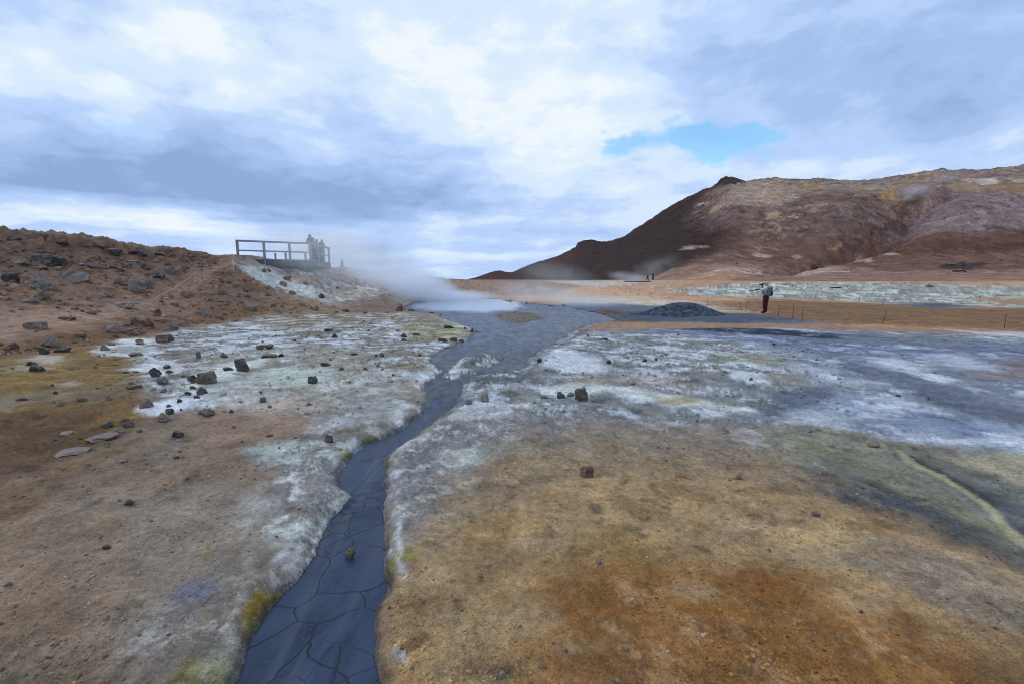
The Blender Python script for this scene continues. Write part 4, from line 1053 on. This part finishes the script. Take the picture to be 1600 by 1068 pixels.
for _ in range(3000):
    aa = r.uniform(0, 2 * np.pi); kk = r.uniform(0, 1) ** .55 * 1.12
    px_, py_ = math.cos(aa) * kk * (2.15 if math.cos(aa) > 0 else 2.5), math.sin(aa) * kk * 1.5
    pz = float(np.interp(1 - kk, [-.1, 0, .12, .5, .75, .9, 1], [-.05, -.03, .04, .36, .52, .56, .54]))
    sz = r.uniform(.018, .05)
    V.append(V0 * r.uniform(.7, 1.2, (len(V0), 1)) * sz * np.array([1, 1, .8]) + np.array([px_, py_, pz + .015])); F.append(F0 + base); base += len(V0)
me = mesh_np('gravel_mound', np.concatenate(V), np.concatenate(F), [m_gm], smooth=False)
o = put('gravel_mound', me, label='dark blue-grey heap of gravel over a steam vent beside the mud pool', category='gravel heap'); o.location = (gx, gy, terrain(np.array([gx]), np.array([gy]))[0])

# ------------------------------------------------------------------ bars and boxes
def bar(bm, a, b, w, h=None, up=Vector((0, 0, 1))):
    """rectangular bar between two points, w wide and h tall"""
    a, b = Vector(a), Vector(b); h = w if h is None else h
    d = (b - a).normalized()
    if abs(d.dot(up)) > .98: up = Vector((0, 1, 0))
    x = d.cross(up).normalized(); z = x.cross(d)
    vs = [bm.verts.new(p + x * sx * w / 2 + z * sz * h / 2) for p in (a, b) for sx, sz in ((-1, -1), (1, -1), (1, 1), (-1, 1))]
    for f in ((0, 3, 2, 1), (4, 5, 6, 7), (0, 1, 5, 4), (1, 2, 6, 5), (2, 3, 7, 6), (3, 0, 4, 7)): bm.faces.new([vs[i] for i in f])
def rod(bm, pts, r, seg=8):
    rings = []
    for i, p in enumerate(pts):
        p = Vector(p); d = (Vector(pts[min(i + 1, len(pts) - 1)]) - Vector(pts[max(i - 1, 0)])).normalized()
        x = d.orthogonal().normalized(); y = d.cross(x)
        rr_ = r[i] if isinstance(r, (list, tuple)) else r
        rings.append([bm.verts.new(p + (x * math.cos(k * 2 * math.pi / seg) + y * math.sin(k * 2 * math.pi / seg)) * rr_) for k in range(seg)])
    for q_, t in zip(rings, rings[1:]):
        for k in range(seg): bm.faces.new((q_[k], q_[(k + 1) % seg], t[(k + 1) % seg], t[k]))
    bm.faces.new(rings[0][::-1]); bm.faces.new(rings[-1])
def bm_obj(name, bm, mat, parent=None, bevel=0, smooth=False, **props):
    if bevel: bmesh.ops.bevel(bm, geom=bm.edges[:], offset=bevel, segments=1, affect='EDGES')
    bmesh.ops.recalc_face_normals(bm, faces=bm.faces[:])
    me = bpy.data.meshes.new(name); bm.to_mesh(me); bm.free(); me.materials.append(mat)
    for p in me.polygons: p.use_smooth = smooth
    return put(name, me, parent, **props)
def gz(x, y): return float(terrain(np.array([float(x)]), np.array([float(y)]))[0])

m_wood = simple('weathered_wood', (.27, .25, .235), .8, .3, 5, .3)
m_wood2 = simple('dark_timber', (.10, .09, .085), .85, .3, 5, .3)
m_rod = simple('rusty_iron', (.11, .08, .065), .7, .3, 30, .2)
m_rope = simple('pale_rope', (.42, .38, .33), .9, .2, 40, .2)

# rope posts: iron pins with a loop for the rope
POSTS = [  # u, v foot, height px, lean, label
 (254,472,13,0,'lower iron rope post beside the path up the left bank'),
 (316,438,22,.03,'upper iron rope post beside the path up the left bank'),
 (368,427,19,.02,'thin rope post on the bank just before the viewing platform'),
 (1216,494,16,.02,'rope post nearest to the photographer, beyond the trouser leg'),
 (1238.5,498,20,0,'taller rope post with a loop, second beyond the photographer'),
 (1253,501,11,0,'short rope post, third beyond the photographer'),
 (1165,487,15,.18,'rope post leaning towards the photographer from the mound side'),
 (1159,485,10,-.35,'low rope post leaning away, crossing the one by the photographer'),
 (1378,506,18,.28,'leaning rope post alone on the orange flat'),
 (1342,474,9,0,'thin rope post at the near edge of the white flat'),
 (1378,478,11,.3,'thin leaning rope post at the near edge of the white flat'),
 (1569,513,11,0,'rope post on the orange rim at the right edge of the view'),
 (1105,478,9,.05,'thin rope post just behind the gravel mound'),
 (767,458,12,0,'rope post on the orange ground behind the mud pool'),
 (803,455,10,0,'second rope post behind the mud pool'),
 (836,455,8,0,'third rope post behind the mud pool, nearest to the hill steam'),
 (978,457,9,0,'rope post on the orange ground below the two walkers'),
 (997,462,9,0,'rope post a little nearer than the one below the two walkers'),
 (1065,459,9,0,'rope post in front of the white flat, beyond the walkers'),
 (1044,445,5,0,'tiny rope post on the orange ground past the two walkers'),
 (1531,470,7,0,'tiny rope post beside the orange strip in the white flat'),
]
pp_ = unproj([(t[0], t[1]) for t in POSTS], True)
for (u, v, hpx, lean, lab), (x, y) in zip(POSTS, pp_):
    hh_ = max(.45, hpx * y / FPX); rad = .008 + .00022 * min(y, 40)
    bm = bmesh.new(); tx = lean * hh_
    rod(bm, [(0, 0, -.1), (tx * .5, 0, hh_ * .5), (tx, 0, hh_)], rad)
    ring = [(tx + .03 * math.cos(k), 0, hh_ + .03 + .03 * math.sin(k)) for k in np.linspace(-1.5, 4.4, 9)]
    rod(bm, ring, rad * .6, 5)
    o = bm_obj('rope_post', bm, m_rod, label=lab, category='rope post', group='iron rope posts along the paths', smooth=True)
    o.location = (x, y, gz(x, y))
rp = unproj([(160,499),(205,484)], True); rp = np.concatenate([rp, pp_[:3]])
hs2 = [.12, .3] + [.9 * POSTS[i][2] * pp_[i][1] / FPX for i in range(3)]
line = []
for i in range(4):
    for k in np.linspace(0, 1, 8, endpoint=(i == 3)):
        x, y = lerp(rp[i], rp[i + 1], k); line.append((x, y, max(lerp(gz(*rp[i]) + hs2[i], gz(*rp[i + 1]) + hs2[i + 1], k) - .12 * math.sin(math.pi * k), gz(x, y) + .03)))
bm = bmesh.new(); rod(bm, line, .011, 5)
bm_obj('rope', bm, m_rope, label='pale sagging guide rope strung between the posts up the left bank', category='rope', smooth=True)

# ------------------------------------------------------------------ viewing platform
ZD = 3.13
A = Vector((S_(371, 395) * 29.3, 29.3, ZD)); B_ = Vector((S_(487, 395) * 31.6, 31.6, ZD)); C_ = Vector((S_(514, 395) * 36.2, 36.2, ZD)); D_ = A + (C_ - B_)
root = put('viewing_platform', None, label='weathered wooden viewing platform with open railings on the bank above the steam', category='viewing platform'); root.location = A
def L(p): return Vector(p) - A
bm = bmesh.new(); nb = 34
for i in range(nb):
    a_, b_ = (i + .04) / nb, (i + .96) / nb
    q_ = [A.lerp(B_, a_), A.lerp(B_, b_), D_.lerp(C_, b_), D_.lerp(C_, a_)]
    lo = [bm.verts.new(L(p) + Vector((0, 0, -.045))) for p in q_]; hi = [bm.verts.new(L(p)) for p in q_]
    bm.faces.new(hi); bm.faces.new(lo[::-1])
    for k in range(4): bm.faces.new((lo[k], lo[(k + 1) % 4], hi[(k + 1) % 4], hi[k]))
bm_obj('deck', bm, m_wood, root)
dn = Vector((0, 0, -.27))
fx = (A - D_).normalized() * .03; gxv = (B_ - A).normalized() * .03
bm = bmesh.new(); bar(bm, L(A) + dn + fx, L(B_) + dn + fx, .05, .44); bm_obj('fascia', bm, m_wood2, root)
bm = bmesh.new(); bar(bm, L(B_) + dn + gxv, L(C_) + dn + gxv, .05, .44); bm_obj('fascia', bm, m_wood2, root)
posts = [A.lerp(B_, t) for t in (.005, .345, .69, .985)] + [B_.lerp(C_, t) for t in (.35, .68, .985)]
for p in posts:
    bm = bmesh.new(); bar(bm, L(p) + Vector((0, 0, -.4)), L(p) + Vector((0, 0, 1.06)), .12); bm_obj('railing_post', bm, m_wood, root, .006)
for a_, b_ in ((A, B_), (B_, C_)):
    bm = bmesh.new(); e_ = (b_ - a_).normalized() * .06; bar(bm, L(a_) - e_ + Vector((0, 0, 1.10)), L(b_) + e_ * (.2 if a_ is A else 1) + Vector((0, 0, 1.10)), .15, .11); bm_obj('top_rail', bm, m_wood, root, .006)
    bm = bmesh.new(); bar(bm, L(a_) + Vector((0, 0, .50)), L(b_) + Vector((0, 0, .50)), .04, .09); bm_obj('middle_rail', bm, m_wood, root)
for p in [A.lerp(B_, t) for t in (.35, .7, .97)] + [B_.lerp(C_, .97), A.lerp(B_, .6) + (D_ - A) * .5, B_.lerp(C_, .5) + gxv * -8]:
    g_ = gz(p.x, p.y)
    bm = bmesh.new(); bar(bm, L((p.x, p.y, min(g_ - .3, ZD - .6))), L((p.x, p.y, ZD - .05)) - fx * 3, .14); bm_obj('support_post', bm, m_wood2, root)

# posts of the path behind the platform
for u, v0, hpx, d_, lab in ((430,396,9,46,'short wooden post seen through the second railing bay of the platform'), (446,395,10,44,'short wooden post just left of the third platform railing post'), (477,396,9,42,'short wooden post seen through the last railing bay beside the leaning person'), (557,419,6,60,'tiny dark post behind the steam past the walking person')):
    s, e = se(u, v0); zt = H + float(e) * d_; x = float(s) * d_
    bm = bmesh.new(); bar(bm, (0, 0, min(0, gz(x, d_) - zt + 1.0) - .2), (0, 0, 1.0), .13)
    o = bm_obj('wooden_post', bm, m_wood2, label=lab, category='post', group='wooden posts behind the platform'); o.location = (x, d_, zt - 1.0)

# low boardwalk by the walkers
bm = bmesh.new(); d_ = 92.0; xa, xb = S_(977, 440) * d_, S_(1016, 440) * d_
for k in range(14):
    bar(bm, (lerp(xa, xb, k / 13), d_ - .6, 0), (lerp(xa, xb, k / 13), d_ + .6, 0), (xb - xa) / 13 * .9, .05)
bar(bm, (xa, d_ - .55, -.13), (xb, d_ - .55, -.13), .1, .2); bar(bm, (xa, d_ + .55, -.13), (xb, d_ + .55, -.13), .1, .2)
o = bm_obj('boardwalk', bm, m_wood2, label='low dark boardwalk over the pale flat where two people walk', category='boardwalk'); o.location = (0, 0, gz((xa + xb) / 2, d_) + .2)

# twig plant on the skyline
px_, py_ = unproj([(71, 376)], True)[0]
bm = bmesh.new()
for k in range(16):
    a_ = random.uniform(0, 6.28); t_ = random.uniform(.1, .45); h_ = random.uniform(.2, .36)
    rod(bm, [(0, 0, -.05), (math.cos(a_) * t_ * .15, math.sin(a_) * t_ * .15, h_ * .5), (math.cos(a_) * t_ * .4, math.sin(a_) * t_ * .4, h_)], [.008, .007, .004], 4)
    for q_ in range(5):
        b2 = random.uniform(-.06, .06); rod(bm, [(math.cos(a_) * t_ * .3, math.sin(a_) * t_ * .3, h_ * .8), (math.cos(a_) * t_ * .4 + b2, math.sin(a_) * t_ * .4 + random.uniform(-.06, .06), h_ + random.uniform(-.05, .06))], [.006, .004], 4)
o = bm_obj('twig_plant', bm, simple('dry_twigs', (.07, .065, .06), .9), label='small leafless twig plant on the skyline of the left bank', category='plant'); o.location = (px_, py_, gz(px_, py_))

# ------------------------------------------------------------------ people
def cloth(name, rgb): return simple(name, rgb, .85, .18, 14, .3)
m_skin = simple('skin', (.42, .27, .2), .55, .08, 20, .05)
m_hair = simple('dark_hair', (.03, .022, .018), .6, .3, 60, .3)
m_shoe = simple('shoe_leather', (.025, .024, .024), .6, .2, 20, .1)
def person(loc, face, height, top, legs, label, pose=None, group=None, cap=None, sleeve=None):
    """one continuous body grown over a posed skeleton; FACE = heading in radians from +Y, counterclockwise"""
    J = {'pelvis': (0, 0, .95), 'waist': (0, 0, 1.08), 'chest': (0, .01, 1.27), 'neckbase': (0, 0, 1.45), 'neck': (0, .015, 1.53), 'jaw': (0, .03, 1.59), 'skull': (0, .02, 1.67), 'crown': (0, .01, 1.735), 'nose': (0, .135, 1.635)}
    R = {'pelvis': (.20, .15), 'waist': (.185, .14), 'chest': (.21, .15), 'neckbase': (.12, .10), 'neck': (.062, .065), 'jaw': (.075, .088), 'skull': (.095, .11), 'crown': (.07, .08), 'nose': (.014, .014)}
    T = {k: 'top' for k in ('waist', 'chest', 'neckbase')}; T['pelvis'] = 'legs'
    for k in ('neck', 'jaw', 'nose'): T[k] = 'skin'
    T['skull'] = T['crown'] = 'hair'
    E = [('pelvis', 'waist'), ('waist', 'chest'), ('chest', 'neckbase'), ('neckbase', 'neck'), ('neck', 'jaw'), ('jaw', 'skull'), ('skull', 'crown'), ('jaw', 'nose')]
    for sd, sg in (('l', -1), ('r', 1)):
        J.update({'ear' + sd: (sg * .088, .0, 1.635), 'sho' + sd: (sg * .185, 0, 1.42), 'elb' + sd: (sg * .235, -.02, 1.14), 'wri' + sd: (sg * .245, .06, .91), 'palm' + sd: (sg * .245, .085, .85),
                  'hip' + sd: (sg * .095, 0, .88), 'kne' + sd: (sg * .1, .02, .49), 'ank' + sd: (sg * .1, -.01, .09), 'toe' + sd: (sg * .115, .17, .045)})
        R.update({'ear' + sd: (.014, .02), 'sho' + sd: (.10, .10), 'elb' + sd: (.07, .07), 'wri' + sd: (.045, .045), 'palm' + sd: (.04, .026), 'hip' + sd: (.145, .145), 'kne' + sd: (.115, .115), 'ank' + sd: (.085, .085), 'toe' + sd: (.055, .05)})
        for k, t in (('ear', 'skin'), ('sho', 'sleeve'), ('elb', 'sleeve'), ('wri', 'skin'), ('palm', 'skin'), ('hip', 'legs'), ('kne', 'legs'), ('ank', 'legs'), ('toe', 'shoe')): T[k + sd] = t
        E += [('skull', 'ear' + sd), ('neckbase', 'sho' + sd), ('sho' + sd, 'elb' + sd), ('elb' + sd, 'wri' + sd), ('wri' + sd, 'palm' + sd), ('pelvis', 'hip' + sd), ('hip' + sd, 'kne' + sd), ('kne' + sd, 'ank' + sd), ('ank' + sd, 'toe' + sd)]
    for k, v in (pose or {}).items(): J[k] = v
    for sd, sg in (('l', -1), ('r', 1)):                       # four fingers and a thumb on each palm
        w_, p_ = Vector(J['wri' + sd]), Vector(J['palm' + sd]); d = (p_ - w_).normalized()
        side = d.cross(Vector((sg, .2, 0))).normalized() if abs(d.x) < .8 else d.cross(Vector((0, 0, 1))).normalized()
        for i, ln in enumerate((.062, .074, .070, .052)):
            off = side * (i - 1.5) * .02; a1, a2 = f'f{i}{sd}', f'g{i}{sd}'
            curl = Vector((-sg * .012, 0, 0))
            J[a1] = p_ + off + d * (.02 + ln * .5); J[a2] = p_ + off * 1.05 + d * (.02 + ln) + curl
            R[a1] = (.009, .009); R[a2] = (.007, .007); T[a1] = T[a2] = 'skin'; E += [('palm' + sd, a1), (a1, a2)]
        J['t1' + sd] = w_.lerp(p_, .6) + side * -.045; J['t2' + sd] = J['t1' + sd] + d * .035 + side * -.01
        R['t1' + sd] = (.011, .011); R['t2' + sd] = (.009, .009); T['t1' + sd] = T['t2' + sd] = 'skin'; E += [('palm' + sd, 't1' + sd), ('t1' + sd, 't2' + sd)]
    names = list(J); k = height / 1.79
    me = bpy.data.meshes.new('figure')
    me.from_pydata([tuple(Vector(J[n_]) * k) for n_ in names], [(names.index(a_), names.index(b_)) for a_, b_ in E], [])
    ob = bpy.data.objects.new('figure', me); COL.objects.link(ob)
    md = ob.modifiers.new('skin', 'SKIN'); md.use_smooth_shade = True
    for n_, sv in zip(names, me.skin_vertices[0].data): sv.radius = (R[n_][0] * k, R[n_][1] * k); sv.use_root = n_ == 'pelvis'
    ob.modifiers.new('sub', 'SUBSURF').levels = 2; ob.modifiers['sub'].render_levels = 2
    dg = bpy.context.evaluated_depsgraph_get(); dg.update()
    body = bpy.data.meshes.new_from_object(ob.evaluated_get(dg)); bpy.data.objects.remove(ob)
    body.name = 'person_body'; body.materials.clear()
    order = ['top', 'sleeve', 'legs', 'skin', 'hair', 'shoe']
    for m_ in (top, sleeve or top, legs, m_skin, cap or m_hair, m_shoe): body.materials.append(m_)
    segs = []
    for a_, b_ in E:
        for t in (.15, .5, .85): segs.append((Vector(J[a_]).lerp(Vector(J[b_]), t) * k, T[a_] if t < .5 else T[b_]))
    SP_ = np.array([q_[0][:] for q_ in segs])
    for p in body.polygons:
        c = np.array(p.center[:]); i = int(((SP_ - c) ** 2).sum(1).argmin()); t = segs[i][1]
        if t == 'hair' and c[1] > .075 * k and c[2] < 1.69 * k: t = 'skin'
        p.material_index = order.index(t); p.use_smooth = True
    o = put('person', body, label=label, category='person')
    if group: o['group'] = group
    o.location = loc; o.rotation_euler = (0, 0, face)
    return o, k

WALK = {'kner': (.1, .14, .52), 'ankr': (.1, .26, .12), 'toer': (.11, .43, .10), 'knel': (-.1, -.02, .50), 'ankl': (-.1, -.26, .13), 'toel': (-.11, -.12, .05), 'elbl': (-.24, .09, 1.15), 'wril': (-.23, .28, .98), 'palml': (-.225, .33, .94), 'elbr': (.24, -.12, 1.15), 'wrir': (.25, -.1, .91), 'palmr': (.25, -.09, .85)}
WALK2 = {a: ((-v[0], v[1], v[2])) for a, v in ((k[:-1] + ('l' if k[-1] == 'r' else 'r'), v) for k, v in WALK.items())}
# the photographer, turned away to the left with the camera at the eye
AIM = {'elbl': (-.26, .20, 1.30), 'wril': (-.10, .34, 1.50), 'palml': (-.06, .37, 1.55), 'elbr': (.27, .16, 1.27), 'wrir': (.12, .27, 1.52), 'palmr': (.075, .29, 1.58)}
fx_, fy_ = unproj([(1195, 489.5)], True)[0]; pz = gz(fx_, fy_)
FACE = math.radians(46)
t_white = cloth('white_shirt', (.62, .63, .68)); t_grey = cloth('grey_vest', (.22, .24, .29)); t_maroon = cloth('maroon_trousers', (.055, .006, .012)); t_black = cloth('black_cap', (.02, .02, .022))
ph, k = person((fx_, fy_, pz), FACE, 1.72, t_grey, t_maroon, 'photographer in white sleeves and maroon trousers with a grey backpack, aiming a camera', AIM, None, t_black, t_white)
ph.location.z = pz + .0
# cap peak is a child of the body
bm = bmesh.new()
rod(bm, [(0, .06, 1.685 * k), (0, .13, 1.69 * k), (0, .19, 1.675 * k)], [.075, .07, .045], 10)
pk = bm_obj('cap_peak', bm, t_black, ph, smooth=True); pk.scale = (1, 1, .25); pk.location = (0, 0, 1.68 * k * .75)
def local(o_, v): return Matrix.Translation(o_.location) @ Matrix.Rotation(o_.rotation_euler.z, 4, 'Z') @ Vector(v)
def rounded(bm, cx, cy, cz, sx, sy, sz, bev):
    g = bmesh.ops.create_cube(bm, size=1); bmesh.ops.scale(bm, vec=(sx, sy, sz), verts=g['verts']); bmesh.ops.translate(bm, vec=(cx, cy, cz), verts=g['verts'])
    es = list({e for v in g['verts'] for e in v.link_edges}); bmesh.ops.bevel(bm, geom=es, offset=bev, segments=3, affect='EDGES', profile=.6)
bp = put('backpack', None, label='grey and blue backpack on the back of the photographer', category='backpack'); bp.location = local(ph, (0, -.175, 1.22 * k)); bp.rotation_euler = (0, 0, FACE)
m_bp = cloth('grey_pack_fabric', (.13, .145, .19)); m_bp2 = cloth('dark_pack_fabric', (.045, .05, .07))
bm = bmesh.new(); rounded(bm, 0, 0, 0, .34, .17, .50, .06); bm_obj('pack_body', bm, m_bp, bp, smooth=True)
bm = bmesh.new(); rounded(bm, 0, -.09, -.08, .25, .09, .26, .04); bm_obj('front_pocket', bm, m_bp2, bp, smooth=True)
bm = bmesh.new(); rounded(bm, 0, -.02, .24, .30, .19, .10, .045); bm_obj('top_lid', bm, cloth('pale_pack_fabric', (.34, .37, .45)), bp, smooth=True)
for sg in (-1, 1):
    bm = bmesh.new(); rod(bm, [(sg * .12, .08, .22), (sg * .14, .20, .25), (sg * .15, .33, .12), (sg * .16, .30, -.08), (sg * .15, .10, -.2)], .024, 6); bm_obj('shoulder_strap', bm, m_bp2, bp, smooth=True)
cm = put('camera', None, label='black camera with a lens held up to the face of the photographer', category='camera'); cm.location = local(ph, (.01, .21, 1.625 * k)); cm.rotation_euler = (0, 0, FACE)
m_cam = simple('black_plastic', (.018, .018, .02), .45, .1, 30, .05)
bm = bmesh.new(); rounded(bm, 0, 0, 0, .145, .07, .10, .015); rounded(bm, 0, .0, .06, .06, .06, .04, .01); bm_obj('camera_body', bm, m_cam, cm, smooth=True)
bm = bmesh.new(); rod(bm, [(0, .03, -.005), (0, .12, -.005), (0, .125, -.005), (0, .19, -.005)], [.038, .038, .043, .045], 16); bm_obj('lens', bm, m_cam, cm, smooth=True)
tp = put('tripod', None, label='folded dark tripod slung in front of the photographer, legs pointing left', category='tripod'); tp.location = local(ph, (-.12, .30, 1.33 * k)); tp.rotation_euler = (0, math.radians(0), FACE)
for i, (dx, dz) in enumerate(((-.02, 0), (.02, .0), (0, .035))):
    bm = bmesh.new(); rod(bm, [(dx, -.05, .03 + dz), (dx, .25, -.05 + dz), (dx, .26, -.05 + dz), (dx * 1.4, .5, -.09 + dz)], [.017, .017, .013, .013], 8); bm_obj('tripod_leg', bm, m_cam, tp, smooth=True)
bm = bmesh.new(); rod(bm, [(0, -.16, .08), (0, -.04, .045)], [.035, .03], 10); bm_obj('tripod_head', bm, m_cam, tp, smooth=True)

# two walkers on the boardwalk
t_dark = cloth('dark_jacket', (.05, .055, .07)); t_blue = cloth('blue_grey_jacket', (.10, .12, .17)); t_trou = cloth('dark_trousers', (.03, .032, .04)); t_teal = cloth('slate_jacket', (.09, .115, .13))
zb = gz(S_(1012) * 91.9, 91.9) + .225
person((S_(1012) * 91.9, 91.9, zb), math.radians(80), 1.66, t_blue, t_trou, 'walker behind the other on the far boardwalk, striding left, shorter of the two', WALK)
person((S_(1020) * 91.7, 91.7, zb), math.radians(-95), 1.84, t_dark, t_trou, 'taller dark walker of the pair on the far boardwalk, nearer the hill slope', WALK2)
hx, hy = unproj([(936, 434.6)], True)[0]
person((hx, hy, gz(hx, hy)), 0, 1.8, t_dark, t_trou, 'tiny distant dark figure standing at the foot of the dark hill')
# people at the platform
LEAN = {'elbl': (-.27, .12, 1.17), 'wril': (-.16, .34, 1.14), 'palml': (-.13, .40, 1.14), 'elbr': (.27, .12, 1.17), 'wrir': (.16, .34, 1.14), 'palmr': (.13, .40, 1.14), 'chest': (0, .05, 1.27), 'neckbase': (0, .08, 1.44), 'neck': (0, .11, 1.52), 'jaw': (0, .14, 1.575), 'skull': (0, .13, 1.655), 'crown': (0, .12, 1.72), 'nose': (0, .235, 1.62), 'earl': (-.088, .11, 1.62), 'earr': (.088, .11, 1.62), 'shol': (-.185, .06, 1.41), 'shor': (.185, .06, 1.41)}
q_ = B_ + (D_ - A).normalized() * .5 + (A - B_).normalized() * .12
person((q_.x, q_.y, ZD), math.pi * .92, 1.82, t_teal, t_trou, 'person leaning on the front corner of the platform railing', LEAN)
q_ = B_.lerp(C_, .55) + (A - B_).normalized() * .42
person((q_.x, q_.y, ZD), math.radians(-88), 1.66, t_blue, t_trou, 'shorter person on the platform leaning on its side railing', LEAN)
q_ = B_.lerp(C_, .85) + (A - B_).normalized() * .40
person((q_.x, q_.y, ZD), math.radians(-105), 1.76, t_dark, t_trou, 'person at the far end of the side railing of the platform', LEAN)
d_ = 45.; s, e = se(534, 405.5); zt = H + float(e) * d_
person((float(s) * d_, d_, min(zt - 1.74, gz(float(s) * d_, d_))), math.radians(-70), 1.74, t_teal, t_trou, 'person standing in the steam beyond the end of the platform', WALK)
# ------------------------------------------------------------------ steam
def steam(name, u, v, d, rx, ry, rz, dens, tilt=0, scale=1.0, seed=0, zoff=0, thr=.45, soft=.16):
    m = bpy.data.materials.new('steam_vapour'); m.use_nodes = True; nt = NT(m.node_tree)
    nt.n.remove(nt.n['Principled BSDF'])
    vol = nt.new('ShaderNodeVolumePrincipled'); out = nt.n['Material Output']; nt.l.new(vol.outputs[0], out.inputs['Volume'])
    p = nt.obj()
    ln = nt.vmath('LENGTH', p)
    wp = nt.vmath('MULTIPLY', nt.pos(), (1, 1, 1.3))
    n = nt.noise(nt.vmath('ADD', wp, (seed * 3.7, seed * 1.3, 0)), scale, 5, .58, .5)
    fall = nt.mapr(nt.math('ADD', ln, nt.math('MULTIPLY', nt.math('SUBTRACT', n, .5), 1.1)), 1.0, .1)
    f = nt.math('MULTIPLY', fall, nt.mapr(n, thr - soft, thr + soft))
    f = nt.math('MULTIPLY', f, nt.mapr(ln, 1, .8))
    nt.set(vol.inputs['Density'], nt.math('MULTIPLY', f, dens * 4.3))
    vol.inputs['Color'].default_value = (.96, .975, 1, 1); vol.inputs['Anisotropy'].default_value = .15
    V, F = ICO[3]
    s, e = se(u, v)
    o = put('steam', mesh_np('steam_cloud', V, F, [m]), kind='stuff')
    o.location = (float(s) * d, d, H + float(e) * d + zoff); o.scale = (rx, ry, rz); o.rotation_euler = (0, tilt, 0)
    return o
steam('steam', 715, 464, 44, 5.2, 5, .8, .24, 0, .55, 1)
steam('steam', 650, 452, 41, 5.2, 4, 2.4, .5, .28, .5, 2)
steam('steam', 590, 441, 38, 5.0, 3.4, 1.7, .26, .30, .5, 3)
steam('steam', 500, 398, 30, 5.6, 2.6, 2.3, .085, .2, .4, 4)
steam('steam', 560, 400, 52, 9.0, 6, 3.6, .05, .2, .3, 5)
steam('steam', 850, 462, 37, 5.5, 4, 1.5, .075, .1, .5, 6)
steam('steam', 920, 474, 31, 3.5, 3, .9, .075, .0, .7, 7)
steam('steam', 868, 430, 130, 17, 10, 5, .008, .2, .12, 8)
steam('steam', 985, 434, 100, 7, 4, 1.6, .045, .15, .3, 9)
steam('steam', 1020, 421, 108, 9, 5, 3.4, .012, -.4, .2, 10)
hp = unproj([(1428, 306)])[0]
steam('steam', 1430, 302, hp[1] - 4, 19, 10, 9, .012, -.15, .09, 11)
steam('steam', 1475, 280, hp[1] + 12, 16, 10, 7, .006, -.3, .09, 12)
